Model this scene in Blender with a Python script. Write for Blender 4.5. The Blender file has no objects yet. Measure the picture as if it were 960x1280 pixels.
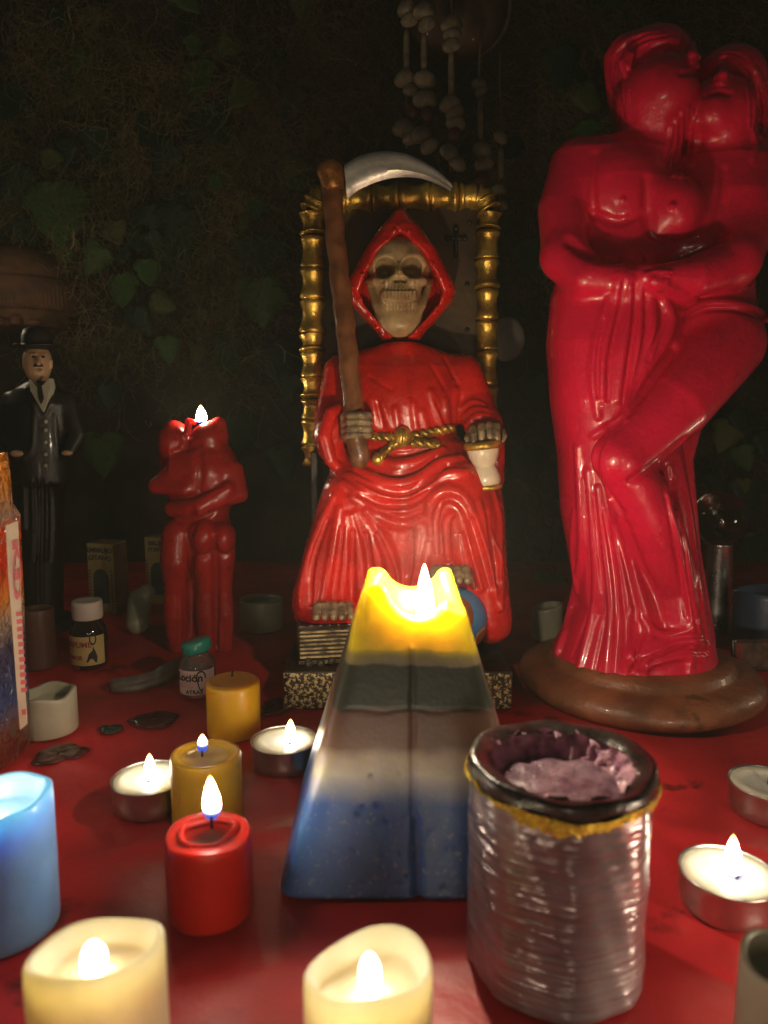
import bpy, bmesh, math, random
import numpy as np
from mathutils import Vector

# ------------------------------------------------------------------ camera
S = bpy.context.scene
COL = S.collection
CAM_H = 0.205
PITCH = math.radians(8.0)
FPX = 924.0                       # focal length in pixels of the 960 x 1280 photograph
cam_data = bpy.data.cameras.new('camera')
cam_data.sensor_fit = 'VERTICAL'
cam_data.sensor_height = 36.0
cam_data.sensor_width = 27.0
cam_data.lens = FPX / 1280.0 * 36.0
cam_data.clip_start = 0.01
cam_data.clip_end = 20.0
cam_data.dof.use_dof = True
cam_data.dof.focus_distance = 0.53
cam_data.dof.aperture_fstop = 10.0
cam = bpy.data.objects.new('camera', cam_data)
cam.location = (0, 0, CAM_H)
cam.rotation_euler = (math.pi / 2 - PITCH, 0, 0)
COL.objects.link(cam)
S.camera = cam

# ------------------------------------------------------------------ world, lamp, exposure
W = bpy.data.worlds.new('World')
S.world = W
W.use_nodes = True
W.node_tree.nodes['Background'].inputs[0].default_value = (0.95, 1.0, 0.80, 1)
W.node_tree.nodes['Background'].inputs[1].default_value = 0.014

def area_lamp(name, loc, target, size, power, col):
    d = bpy.data.lights.new(name, 'AREA')
    d.shape = 'DISK'; d.size = size; d.energy = power; d.color = col
    o = bpy.data.objects.new(name, d)
    o.location = loc
    o.rotation_euler = (Vector(target) - Vector(loc)).to_track_quat('-Z', 'Y').to_euler()
    COL.objects.link(o)
    return o
# the altar goes on outside the picture: candles to the right and left of the frame; the other lamps here are added fill
def candle_or_fill_lamp(loc, power, radius=0.012):
    d = bpy.data.lights.new('candle_or_fill_lamp', 'POINT'); d.energy = power; d.color = (1.0, 0.82, 0.57); d.shadow_soft_size = radius
    o = bpy.data.objects.new('candle_or_fill_lamp', d); o.location = loc; COL.objects.link(o)
candle_or_fill_lamp((0.215, 0.185, 0.045), 0.54, .012)
candle_or_fill_lamp((-0.27, 0.30, 0.085), 0.17, .014)
candle_or_fill_lamp((-0.42, 0.72, 0.32), 0.13, .014)  # added fill that brings up the wall and moss, no candle there
candle_or_fill_lamp((0.42, 0.50, 0.09), 0.11, .014)
candle_or_fill_lamp((-0.03, 0.120, 0.050), 0.058, .007)  # added out of view to light the wrapped candle's left face
area_lamp('near_fill_lamp', (0.02, -0.30, 0.10), (0.07, 0.55, 0.18), 0.12, 0.20, (1.0, 0.82, 0.57))  # added soft fill on the statues from behind the camera
FLAME = 60.0

S.view_settings.view_transform = 'Standard'
S.view_settings.look = 'None'
S.view_settings.exposure = 0.4
S.view_settings.gamma = 1.0
S.view_settings.use_curve_mapping = False
S.cycles.use_denoising = True
S.cycles.sample_clamp_indirect = 4.0
S.cycles.max_bounces = 10
S.cycles.transmission_bounces = 8
S.cycles.transparent_max_bounces = 8
S.cycles.caustics_reflective = False
S.cycles.caustics_refractive = False

# ------------------------------------------------------------------ measuring the photograph
SP, CP = math.sin(PITCH), math.cos(PITCH)
def ray(u, v):
    a = (u - 480.0) / FPX; b = -(v - 640.0) / FPX
    return np.array([a, CP + b * SP, -SP + b * CP])
def at(u, v, Y):                  # the point of the plane y = Y seen at pixel (u, v)
    d = ray(u, v); t = Y / d[1]
    return np.array([d[0] * t, Y, CAM_H + d[2] * t])
def ground(u, v, z=0.0):
    d = ray(u, v); t = (z - CAM_H) / d[2]
    return np.array([d[0] * t, d[1] * t, z])
def mm(px, Y, v=640):             # pixels -> metres at that distance
    return px / FPX * (Y / ray(480, v)[1])

# ------------------------------------------------------------------ objects
def wloc(o):
    p = Vector((0, 0, 0))
    while o is not None:
        p += o.location; o = o.parent
    return np.array(p)
def tag(o, label=None, cat=None, group=None, kind=None):
    if label: o['label'] = label
    if cat: o['category'] = cat
    if group: o['group'] = group
    if kind: o['kind'] = kind
    return o
def thing(name, loc, label, cat, group=None):
    o = bpy.data.objects.new(name, None); o.empty_display_size = 0.01
    o.location = [float(c) for c in loc]; COL.objects.link(o)
    return tag(o, label, cat, group)
def mk(name, geo, mat, parent=None, loc=None, smooth=True, angle=None):
    """one mesh object from (vertices, faces) in world coordinates"""
    V, F = geo
    V = np.asarray(V, dtype=np.float64)
    base = wloc(parent) if parent is not None else (np.array(loc, float) if loc is not None else np.array([V[:, 0].mean(), V[:, 1].mean(), V[:, 2].min()]))
    me = bpy.data.meshes.new(name)
    Vl = (V - base).astype(np.float32)
    if isinstance(F, np.ndarray):
        n, k = F.shape
        me.vertices.add(len(Vl)); me.vertices.foreach_set('co', Vl.ravel())
        me.loops.add(n * k); me.loops.foreach_set('vertex_index', F.astype(np.int32).ravel())
        me.polygons.add(n); me.polygons.foreach_set('loop_start', np.arange(0, n * k, k, dtype=np.int32))
        me.update(calc_edges=True); me.validate()
    else:
        me.from_pydata(Vl.tolist(), [], F); me.update()
    if smooth:
        me.polygons.foreach_set('use_smooth', np.ones(len(me.polygons), dtype=bool))
        if angle is not None:
            try: me.set_sharp_from_angle(angle=math.radians(angle))
            except Exception: pass
    if mat is not None: me.materials.append(mat)
    o = bpy.data.objects.new(name, me)
    if parent is not None: o.parent = parent
    else: o.location = [float(c) for c in base]
    COL.objects.link(o)
    return o
def clone(o, delta=(0, 0, 0), parent=None, rotz=None):
    c = o.copy(); COL.objects.link(c)
    if parent is not None: c.parent = parent
    else: c.location = o.location + Vector([float(d) for d in delta])
    if rotz is not None: c.rotation_euler = (0, 0, rotz)
    for ch in list(o.children): clone(ch, parent=c)
    return c

# ------------------------------------------------------------------ plain geometry
def join(*gs):
    V = []; F = []; n = 0
    for v, f in gs:
        v = np.asarray(v, float); V.append(v)
        F += [tuple(int(i) + n for i in q) for q in f]; n += len(v)
    return np.concatenate(V), F
def lathe(prof, c=(0, 0, 0), seg=48, wob=None, cap=True):
    c = np.asarray(c, float); V = []; F = []
    for i, (r, z) in enumerate(prof):
        for j in range(seg):
            a = 2 * math.pi * j / seg
            rr, zz = (r, z) if wob is None else wob(r, z, a, i)
            V.append((c[0] + rr * math.cos(a), c[1] + rr * math.sin(a), c[2] + zz))
    m = len(prof)
    for i in range(m - 1):
        for j in range(seg):
            k = (j + 1) % seg
            F.append((i * seg + j, i * seg + k, (i + 1) * seg + k, (i + 1) * seg + j))
    if cap:
        F.append(tuple(range(seg - 1, -1, -1))); F.append(tuple((m - 1) * seg + j for j in range(seg)))
    return np.array(V), F
def smooth_line(P, n=8):
    P = [np.asarray(p, float) for p in P]
    if len(P) < 3: 
        return [P[0] + (P[-1] - P[0]) * t for t in np.linspace(0, 1, n + 1)]
    Q = [2 * P[0] - P[1]] + P + [2 * P[-1] - P[-2]]; out = []
    for i in range(1, len(Q) - 2):
        for t in np.linspace(0, 1, n, endpoint=False):
            a, b, c, d = Q[i - 1:i + 3]
            out.append(0.5 * ((2 * b) + (c - a) * t + (2 * a - 5 * b + 4 * c - d) * t * t + (3 * b - a - 3 * c + d) * t ** 3))
    out.append(P[-1]); return out
def tube(P, R, seg=10, sm=0):
    P = [np.asarray(p, float) for p in P]
    if np.isscalar(R): R = [R] * len(P)
    if sm:
        PR = smooth_line([np.append(p, r) for p, r in zip(P, R)], sm)
        P = [q[:3] for q in PR]; R = [max(q[3], 1e-5) for q in PR]
    V = []; F = []; up = np.array([0.3, 0.1, 0.95])
    for i, p in enumerate(P):
        t = P[min(i + 1, len(P) - 1)] - P[max(i - 1, 0)]; t = t / (np.linalg.norm(t) + 1e-12)
        if abs(np.dot(t, up)) > 0.95: up = np.array([1.0, 0.2, 0.0])
        a = np.cross(t, up); a /= np.linalg.norm(a); b = np.cross(t, a); up = -b if np.dot(-b, up) > 0 else b
        for j in range(seg):
            w = 2 * math.pi * j / seg
            V.append(p + R[i] * (math.cos(w) * a + math.sin(w) * np.cross(t, a)))
    for i in range(len(P) - 1):
        for j in range(seg):
            k = (j + 1) % seg
            F.append((i * seg + j, i * seg + k, (i + 1) * seg + k, (i + 1) * seg + j))
    F.append(tuple(range(seg - 1, -1, -1))); F.append(tuple((len(P) - 1) * seg + j for j in range(seg)))
    return np.array(V), F
def box(x0, x1, y0, y1, z0, z1, bev=0.0, seg=2):
    bm = bmesh.new(); bmesh.ops.create_cube(bm, size=1.0)
    for v in bm.verts:
        v.co = ((x0 + x1) / 2 + v.co.x * (x1 - x0), (y0 + y1) / 2 + v.co.y * (y1 - y0), (z0 + z1) / 2 + v.co.z * (z1 - z0))
    if bev: bmesh.ops.bevel(bm, geom=bm.edges[:], offset=bev, segments=seg, profile=0.5, affect='EDGES')
    bm.verts.index_update()
    g = (np.array([v.co[:] for v in bm.verts]), [tuple(v.index for v in f.verts) for f in bm.faces]); bm.free()
    return g
def ball(c, r, seg=16, rings=10):
    r = np.broadcast_to(np.asarray(r, float), 3); c = np.asarray(c, float); V = []; F = []
    for i in range(rings + 1):
        p = math.pi * i / rings
        for j in range(seg):
            a = 2 * math.pi * j / seg
            V.append(c + r * np.array([math.sin(p) * math.cos(a), math.sin(p) * math.sin(a), -math.cos(p)]))
    for i in range(rings):
        for j in range(seg):
            k = (j + 1) % seg
            F.append((i * seg + j, i * seg + k, (i + 1) * seg + k, (i + 1) * seg + j))
    return np.array(V), F
def rotz_geo(g, ang, c):
    V, F = g; V = np.asarray(V, float) - c; ca, sa = math.cos(ang), math.sin(ang)
    return np.stack([V[:, 0] * ca - V[:, 1] * sa, V[:, 0] * sa + V[:, 1] * ca, V[:, 2]], 1) + c, F
def roty_geo(g, ang, c):
    V, F = g; V = np.asarray(V, float) - c; ca, sa = math.cos(ang), math.sin(ang)
    return np.stack([V[:, 0] * ca + V[:, 2] * sa, V[:, 1], -V[:, 0] * sa + V[:, 2] * ca], 1) + c, F
def lettering(text, size, bold=0.0):
    cu = bpy.data.curves.new('lettering', 'FONT'); cu.body = text; cu.size = size; cu.align_x = 'CENTER'
    cu.offset = bold; cu.resolution_u = 3; cu.extrude = size * 0.02
    o = bpy.data.objects.new('lettering', cu); COL.objects.link(o)
    bpy.context.view_layer.update()
    me = bpy.data.meshes.new_from_object(o.evaluated_get(bpy.context.evaluated_depsgraph_get()))
    V = np.array([v.co[:] for v in me.vertices]); F = [tuple(p.vertices) for p in me.polygons]
    bpy.data.objects.remove(o); bpy.data.curves.remove(cu); bpy.data.meshes.remove(me)
    return V, F

# ------------------------------------------------------------------ clay: a signed field on a grid, turned into one continuous surface
def smin(a, b, k):
    if k <= 0: return np.minimum(a, b)
    h = np.maximum(k - np.abs(a - b), 0) / k
    return np.minimum(a, b) - h * h * k * 0.25
class Clay:
    def __init__(s, lo, hi, h):
        s.lo = np.array(lo, float); s.h = h
        s.n = np.ceil((np.array(hi, float) - s.lo) / h).astype(int) + 1
        s.F = np.full(s.n, 0.03, np.float32)
        s.ax = [(s.lo[i] + h * np.arange(s.n[i])).astype(np.float32) for i in range(3)]
    def put(s, f, blo, bhi, k=0.0, sub=False):
        m = max(k, 0.008) + 2 * s.h; sl = []
        for i in range(3):
            a = int(max(0, math.floor((blo[i] - m - s.lo[i]) / s.h))); b = int(min(s.n[i], math.ceil((bhi[i] + m - s.lo[i]) / s.h) + 1))
            if b <= a: return
            sl.append(slice(a, b))
        sl = tuple(sl)
        X, Y, Z = s.ax[0][sl[0]][:, None, None], s.ax[1][sl[1]][None, :, None], s.ax[2][sl[2]][None, None, :]
        d = f(X, Y, Z)
        A = s.F[sl]
        s.F[sl] = -smin(-A, d, k) if sub else smin(A, d, k)
    def chain(s, P, R, k=0.004, sub=False):
        P = [np.asarray(p, np.float32) for p in P]
        if np.isscalar(R): R = [R] * len(P)
        if len(P) == 1: P = P * 2; R = list(R) * 2
        segs = []
        for i in range(len(P) - 1):
            ab = P[i + 1] - P[i]; segs.append((P[i], ab, float(ab @ ab) + 1e-12, R[i], R[i + 1]))
        def f(X, Y, Z):
            out = None
            for a, ab, L, ra, rb in segs:
                px, py, pz = X - a[0], Y - a[1], Z - a[2]
                t = np.clip((px * ab[0] + py * ab[1] + pz * ab[2]) / L, 0, 1)
                d = np.sqrt((px - t * ab[0]) ** 2 + (py - t * ab[1]) ** 2 + (pz - t * ab[2]) ** 2) - (ra + (rb - ra) * t)
                out = d if out is None else np.minimum(out, d)
            return out
        r = max(R); A = np.array(P)
        s.put(f, A.min(0) - r, A.max(0) + r, k, sub)
    def ell(s, c, r, k=0.004, sub=False, rot=None):
        c = np.asarray(c, float); r = np.broadcast_to(np.asarray(r, float), 3)
        M = None if rot is None else np.array(rot)      # rows: the ellipsoid's axes in world space
        def f(X, Y, Z):
            x, y, z = X - c[0], Y - c[1], Z - c[2]
            if M is not None:
                x, y, z = [M[i][0] * x + M[i][1] * y + M[i][2] * z for i in range(3)]
            k0 = np.sqrt((x / r[0]) ** 2 + (y / r[1]) ** 2 + (z / r[2]) ** 2)
            k1 = np.sqrt((x / r[0] ** 2) ** 2 + (y / r[1] ** 2) ** 2 + (z / r[2] ** 2) ** 2) + 1e-9
            return (k0 * (k0 - 1.0) / k1).astype(np.float32)
        R = r if M is None else np.full(3, r.max())
        s.put(f, c - R, c + R, k, sub)
    def loft(s, rows, k=0.004, sub=False, p=2.0, rnd=0.003):
        rows = sorted(rows); T = np.array(rows, float)
        def f(X, Y, Z):
            z = Z.ravel(); cx, cy, rx, ry = [np.interp(z, T[:, 0], T[:, i])[None, None, :].astype(np.float32) for i in (1, 2, 3, 4)]
            q = (np.abs((X - cx) / rx) ** p + np.abs((Y - cy) / ry) ** p) ** (1.0 / p)
            g = (q - 1.0) * np.minimum(rx, ry)
            e = np.maximum(Z - T[-1, 0], T[0, 0] - Z) + 0 * g
            return -smin(-g, -e, rnd)
        lo = np.array([(T[:, 1] - T[:, 3]).min(), (T[:, 2] - T[:, 4]).min(), T[0, 0]])
        hi = np.array([(T[:, 1] + T[:, 3]).max(), (T[:, 2] + T[:, 4]).max(), T[-1, 0]])
        s.put(f, lo, hi, k, sub)
    def sample(s, P):
        q = (P - s.lo) / s.h; i = np.clip(np.floor(q).astype(int), 0, s.n - 2); f = np.clip(q - i, 0, 1)
        out = 0
        for dx in (0, 1):
            for dy in (0, 1):
                for dz in (0, 1):
                    w = (f[:, 0] if dx else 1 - f[:, 0]) * (f[:, 1] if dy else 1 - f[:, 1]) * (f[:, 2] if dz else 1 - f[:, 2])
                    out = out + w * s.F[i[:, 0] + dx, i[:, 1] + dy, i[:, 2] + dz]
        return out
    def hit(s, u, v):             # where the sight line of a pixel first meets the clay
        d = ray(u, v); o = np.array([0, 0, CAM_H])
        t = np.arange(s.lo[1] / d[1], (s.lo[1] + s.h * s.n[1]) / d[1], s.h * 0.5)
        P = o + t[:, None] * d
        g = s.sample(P); w = np.where(g < 0)[0]
        if len(w) == 0:
            j = int(np.argmin(g)); return P[j]
        j = w[0]
        if j == 0: return P[0]
        a = g[j - 1] / (g[j - 1] - g[j] + 1e-12)
        return P[j - 1] + a * (P[j] - P[j - 1])
    def stroke(s, pix, r, k=0.003, sub=False, off=0.0, n=5):
        """a fold (or groove) laid on the surface along a line of pixels; r in metres, one value or one per point"""
        if np.isscalar(r): r = [r * 0.6] + [r] * (len(pix) - 2) + [r * 0.6] if len(pix) > 2 else [r] * len(pix)
        L = smooth_line([np.array([p[0], p[1], q]) for p, q in zip(pix, r)], n)
        H = []
        for q in L:
            h = s.hit(q[0], q[1]); H.append(h)
        H = np.array(H)
        if len(H) > 4:            # even the depth out along the stroke
            Y = H[:, 1].copy()
            for _ in range(2): Y[1:-1] = (Y[:-2] + Y[1:-1] * 2 + Y[2:]) / 4
            H = np.array([at(q[0], q[1], y) for q, y in zip(L, Y)])
        D = np.array([ray(q[0], q[1]) for q in L]); D /= np.linalg.norm(D, axis=1)[:, None]
        R = [max(q[2], 0.0003) for q in L]
        P = [h + d * off * rr for h, d, rr in zip(H, D, R)]
        s.chain(P, R, k, sub)
    def mesh(s, relax=0):
        F = s.F; n = s.n
        F[0], F[-1], F[:, 0], F[:, -1], F[:, :, 0], F[:, :, -1] = (np.maximum(x, 1e-4) for x in (F[0], F[-1], F[:, 0], F[:, -1], F[:, :, 0], F[:, :, -1]))
        ins = F < 0
        cnt = np.zeros(tuple(n - 1), np.uint8)
        for dx in (0, 1):
            for dy in (0, 1):
                for dz in (0, 1):
                    cnt += ins[dx:n[0] - 1 + dx, dy:n[1] - 1 + dy, dz:n[2] - 1 + dz]
        act = (cnt > 0) & (cnt < 8)
        I = np.argwhere(act); idx = np.full(act.shape, -1, np.int32); idx[act] = np.arange(len(I))
        cor = [(a, b, c) for a in (0, 1) for b in (0, 1) for c in (0, 1)]
        val = {q: F[I[:, 0] + q[0], I[:, 1] + q[1], I[:, 2] + q[2]] for q in cor}
        acc = np.zeros((len(I), 3)); num = np.zeros(len(I))
        for q in cor:
            for axis in range(3):
                if q[axis]: continue
                w = list(q); w[axis] = 1; w = tuple(w)
                a, b = val[q], val[w]; m = (a < 0) != (b < 0)
                t = np.where(m, a / np.where(m, a - b, 1), 0)
                P = np.zeros((len(I), 3)) + np.array(q); P[:, axis] += t
                acc += P * m[:, None]; num += m
        V = (I + acc / num[:, None]) * s.h + s.lo
        Q = []
        for axis in range(3):
            a = ins; sl0 = [slice(None)] * 3; sl1 = [slice(None)] * 3
            sl0[axis] = slice(0, -1); sl1[axis] = slice(1, None)
            A, B = a[tuple(sl0)], a[tuple(sl1)]
            E = np.argwhere(A != B); u, w = (axis + 1) % 3, (axis + 2) % 3
            E = E[(E[:, u] > 0) & (E[:, w] > 0) & (E[:, u] < n[u] - 1) & (E[:, w] < n[w] - 1)]
            def cell(du, dw):
                c = E.copy(); c[:, u] -= du; c[:, w] -= dw
                return idx[c[:, 0], c[:, 1], c[:, 2]]
            q = np.stack([cell(1, 1), cell(0, 1), cell(0, 0), cell(1, 0)], 1)
            fl = ~A[E[:, 0], E[:, 1], E[:, 2]]
            q[fl] = q[fl][:, ::-1]
            Q.append(q)
        Q = np.concatenate(Q); Q = Q[(Q >= 0).all(1)]
        for _ in range(relax):
            acc = np.zeros_like(V); c = np.zeros(len(V))
            for i, j in ((0, 1), (1, 2), (2, 3), (3, 0)):
                np.add.at(acc, Q[:, i], V[Q[:, j]]); np.add.at(acc, Q[:, j], V[Q[:, i]])
                np.add.at(c, Q[:, i], 1); np.add.at(c, Q[:, j], 1)
            V = V * 0.5 + 0.5 * acc / np.maximum(c, 1)[:, None]
        return V, Q
def px_rows(rows):
    """(v, u_left, u_right, Y, half depth) -> loft rows (z, cx, cy, rx, ry)"""
    out = []
    for v, ul, ur, Y, ry in rows:
        a, b = at(ul, v, Y), at(ur, v, Y)
        out.append((a[2], (a[0] + b[0]) / 2, Y, max((b[0] - a[0]) / 2, 0.0006), ry))
    return out

# ------------------------------------------------------------------ materials
def mat(name, col, rough=0.5, metal=0.0, var=0.25, vscale=60.0, col2=None, bump=0.0, bscale=120.0, sss=0.0, sssr=(1, 0.5, 0.3), sscale=0.01,
        coat=0.0, trans=0.0, ior=1.45, spots=None, rvar=0.1, spec=0.5, detail=5.0, alpha=1.0, emit=None, estr=0.0):
    m = bpy.data.materials.new(name); m.use_nodes = True
    nt = m.node_tree; b = nt.nodes['Principled BSDF']; N = nt.nodes.new; L = nt.links.new
    tc = N('ShaderNodeTexCoord')
    nz = N('ShaderNodeTexNoise'); nz.inputs['Scale'].default_value = vscale; nz.inputs['Detail'].default_value = detail
    L(tc.outputs['Object'], nz.inputs['Vector'])
    mx = N('ShaderNodeMix'); mx.data_type = 'RGBA'
    c2 = col2 if col2 is not None else tuple(max(0, c * (1 - 2 * var)) for c in col)
    mx.inputs[6].default_value = (*c2, 1); mx.inputs[7].default_value = (*col, 1)
    rp = N('ShaderNodeMapRange'); rp.inputs[1].default_value = 0.35; rp.inputs[2].default_value = 0.62
    L(nz.outputs['Fac'], rp.inputs[0]); L(rp.outputs[0], mx.inputs[0])
    out = mx.outputs[2]
    if spots is not None:         # (colour, scale, threshold)
        n2 = N('ShaderNodeTexNoise'); n2.inputs['Scale'].default_value = spots[1]; n2.inputs['Detail'].default_value = 8; n2.inputs['Roughness'].default_value = 0.65
        L(tc.outputs['Object'], n2.inputs['Vector'])
        r2 = N('ShaderNodeMapRange'); r2.inputs[1].default_value = spots[2]; r2.inputs[2].default_value = spots[2] + 0.06
        L(n2.outputs['Fac'], r2.inputs[0])
        m2 = N('ShaderNodeMix'); m2.data_type = 'RGBA'; L(r2.outputs[0], m2.inputs[0]); L(out, m2.inputs[6]); m2.inputs[7].default_value = (*spots[0], 1)
        out = m2.outputs[2]
    L(out, b.inputs['Base Color'])
    rr = N('ShaderNodeMapRange'); rr.inputs[3].default_value = max(0.02, rough - rvar); rr.inputs[4].default_value = min(1, rough + rvar)
    n3 = N('ShaderNodeTexNoise'); n3.inputs['Scale'].default_value = vscale * 2.7; n3.inputs['Detail'].default_value = 4
    L(tc.outputs['Object'], n3.inputs['Vector']); L(n3.outputs['Fac'], rr.inputs[0]); L(rr.outputs[0], b.inputs['Roughness'])
    b.inputs['Metallic'].default_value = metal
    b.inputs['Specular IOR Level'].default_value = spec
    b.inputs['IOR'].default_value = ior
    b.inputs['Coat Weight'].default_value = coat; b.inputs['Coat Roughness'].default_value = 0.07
    b.inputs['Transmission Weight'].default_value = trans
    b.inputs['Alpha'].default_value = alpha
    if sss:
        b.inputs['Subsurface Weight'].default_value = sss; b.inputs['Subsurface Radius'].default_value = sssr; b.inputs['Subsurface Scale'].default_value = sscale
    if emit is not None:
        b.inputs['Emission Color'].default_value = (*emit, 1); b.inputs['Emission Strength'].default_value = estr
    if bump:
        n4 = N('ShaderNodeTexNoise'); n4.inputs['Scale'].default_value = bscale; n4.inputs['Detail'].default_value = 6; n4.inputs['Roughness'].default_value = 0.6
        L(tc.outputs['Object'], n4.inputs['Vector'])
        bp = N('ShaderNodeBump'); bp.inputs['Strength'].default_value = 1.0; bp.inputs['Distance'].default_value = bump
        L(n4.outputs['Fac'], bp.inputs['Height']); L(bp.outputs[0], b.inputs['Normal'])
    return m
def emission(name, col, strength):
    m = bpy.data.materials.new(name); m.use_nodes = True; nt = m.node_tree
    for n in list(nt.nodes): nt.nodes.remove(n)
    e = nt.nodes.new('ShaderNodeEmission'); e.inputs[0].default_value = (*col, 1); e.inputs[1].default_value = strength
    o = nt.nodes.new('ShaderNodeOutputMaterial'); nt.links.new(e.outputs[0], o.inputs[0])
    return m
M = {}
M['flame'] = emission('flame_glow', (1.0, 0.82, 0.55), FLAME)
M['flame_big'] = emission('tall_flame_glow', (1.0, 0.84, 0.58), FLAME * .4)
M['flame_soft'] = emission('soft_flame_glow', (1.0, 0.86, 0.62), FLAME * .24)
def flame_mat(name, lo, hi, strength):      # blue foot passing into the white body
    m = bpy.data.materials.new(name); m.use_nodes = True; nt = m.node_tree; N = nt.nodes.new; L = nt.links.new
    for n in list(nt.nodes): nt.nodes.remove(n)
    tc = N('ShaderNodeTexCoord'); sp = N('ShaderNodeSeparateXYZ'); L(tc.outputs['Generated'], sp.inputs[0])
    mr = N('ShaderNodeMapRange'); mr.interpolation_type = 'SMOOTHSTEP'; mr.inputs[1].default_value = lo; mr.inputs[2].default_value = hi; L(sp.outputs['Z'], mr.inputs[0])
    mx = N('ShaderNodeMix'); mx.data_type = 'RGBA'; L(mr.outputs[0], mx.inputs[0]); mx.inputs[6].default_value = (.10, .16, .85, 1); mx.inputs[7].default_value = (1, .82, .56, 1)
    pw = N('ShaderNodeMath'); pw.operation = 'POWER'; pw.inputs[1].default_value = 2.2; L(mr.outputs[0], pw.inputs[0])
    st = N('ShaderNodeMath'); st.operation = 'MULTIPLY_ADD'; st.inputs[1].default_value = strength; st.inputs[2].default_value = .55; L(pw.outputs[0], st.inputs[0])
    tp_ = N('ShaderNodeMapRange'); tp_.interpolation_type = 'SMOOTHSTEP'; tp_.inputs[1].default_value = .72; tp_.inputs[2].default_value = 1.0; tp_.inputs[3].default_value = 1.0; tp_.inputs[4].default_value = .03; L(sp.outputs['Z'], tp_.inputs[0])
    s2 = N('ShaderNodeMath'); s2.operation = 'MULTIPLY'; L(st.outputs[0], s2.inputs[0]); L(tp_.outputs[0], s2.inputs[1])
    m3 = N('ShaderNodeMix'); m3.data_type = 'RGBA'; L(tp_.outputs[0], m3.inputs[0]); m3.inputs[6].default_value = (1, .5, .08, 1); L(mx.outputs[2], m3.inputs[7])
    e = N('ShaderNodeEmission'); L(m3.outputs[2], e.inputs[0]); L(s2.outputs[0], e.inputs[1])
    o = N('ShaderNodeOutputMaterial'); L(e.outputs[0], o.inputs[0])
    return m
M['flame_votive'] = flame_mat('votive_flame_glow', .12, .48, FLAME * 2.0)
M['flame_couple'] = flame_mat('couple_flame_glow', .0, .25, FLAME * 2.6)
M['flame_small'] = flame_mat('small_flame_glow', .30, .75, FLAME)
M['flame_tea'] = flame_mat('tealight_flame_glow', .0, .35, FLAME * .7)
M['flame_rim'] = emission('flame_amber_tip', (1.0, 0.45, 0.05), 8.0)
M['wick'] = mat('burnt_wick', (0.015, 0.012, 0.01), 0.9)
# ------------------------------------------------------------------ the altar: cloth and back wall
rng = np.random.default_rng(7)
random.seed(7)
def cloth():
    xs = np.arange(-0.75, 0.7501, 0.004); ys = np.concatenate([np.arange(-0.12, 0.10, 0.008), np.arange(0.10, 1.005, 0.004)])
    X, Y = np.meshgrid(xs, ys, indexing='ij')
    Z = 0.0006 * np.sin(23 * X + 9 * Y) * np.sin(17 * Y - 6 * X) + 0.0005 * np.sin(61 * X - 38 * Y + 2 * np.sin(20 * Y)) * (0.5 + 0.5 * np.sin(9 * X + 4))
    for (x0, y0, ang, ln, w, h) in ((-0.09, .33, 0.35, .12, .006, .0012), (.19, .31, -0.5, .10, .008, .0014), (-.16, .40, -.2, .12, .007, .0011), (.0, .25, .15, .15, .006, .001), (.22, .40, .9, .1, .007, .0012), (-.05, .38, -.7, .06, .005, .001)):
        a = (X - x0) * math.cos(ang) + (Y - y0) * math.sin(ang); b = -(X - x0) * math.sin(ang) + (Y - y0) * math.cos(ang) + 0.004 * np.sin(a * 40)
        Z = Z + 1.5 * h * np.exp(-(b / w) ** 2) * np.exp(-(a / ln) ** 2)
    n, m = X.shape
    V = np.stack([X, Y, Z - 0.0012], -1).reshape(-1, 3)
    i, j = np.meshgrid(np.arange(n - 1), np.arange(m - 1), indexing='ij'); k = (i * m + j).ravel()
    return V, np.stack([k, k + m, k + m + 1, k + 1], 1)
M['cloth'] = mat('red_cloth', (0.56, 0.020, 0.027), 0.44, var=0.24, vscale=11, bump=0.0007, bscale=70, rvar=0.14, spots=((0.16, 0.010, 0.010), 20, 0.60))
tag(mk('tablecloth', cloth(), M['cloth'], loc=(0, 0.4, 0)), 'shiny red cloth spread over the altar table', None, None, 'structure')
M['wall'] = mat('dark_wall', (0.035, 0.030, 0.020), 0.9, var=0.4, vscale=18, bump=0.004, bscale=30)
def wall():
    xs = np.arange(-0.9, 0.901, 0.02); zs = np.arange(-0.02, 1.0, 0.02)
    X, Z = np.meshgrid(xs, zs, indexing='ij')
    Y = 0.98 + 0.006 * np.sin(19 * X + 7 * Z) * np.sin(13 * Z - 5 * X)
    n, m = X.shape; V = np.stack([X, Y, Z], -1).reshape(-1, 3)
    i, j = np.meshgrid(np.arange(n - 1), np.arange(m - 1), indexing='ij'); k = (i * m + j).ravel()
    return V, np.stack([k, k + m, k + m + 1, k + 1], 1)
tag(mk('back_wall', wall(), M['wall'], loc=(0, 0.98, 0)), 'dark wall behind the altar', None, None, 'structure')
# ------------------------------------------------------------------ the hooded skeleton on its throne
M['robe'] = mat('red_robe_paint', (0.62, 0.014, 0.010), 0.27, var=0.18, vscale=40, bump=0.0004, bscale=240, coat=0.22, rvar=0.13)
M['gold'] = mat('old_gold_paint', (0.80, 0.52, 0.10), 0.32, metal=0.75, col2=(0.28, 0.16, 0.03), vscale=70, bump=0.0008, bscale=170, rvar=0.14)
M['bone'] = mat('bone_paint', (0.42, 0.29, 0.145), 0.40, col2=(0.20, 0.12, 0.055), vscale=70, bump=0.0004, bscale=300, coat=0.15)
M['bone_dark'] = mat('bone_dark_paint', (0.34, 0.25, 0.15), 0.4, col2=(0.12, 0.08, 0.05), vscale=160, bump=0.0004, bscale=300, metal=0.3)
M['panel'] = mat('throne_panel_paint', (0.075, 0.045, 0.020), 0.45, var=0.35, vscale=25, bump=0.0004, bscale=120)
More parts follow.
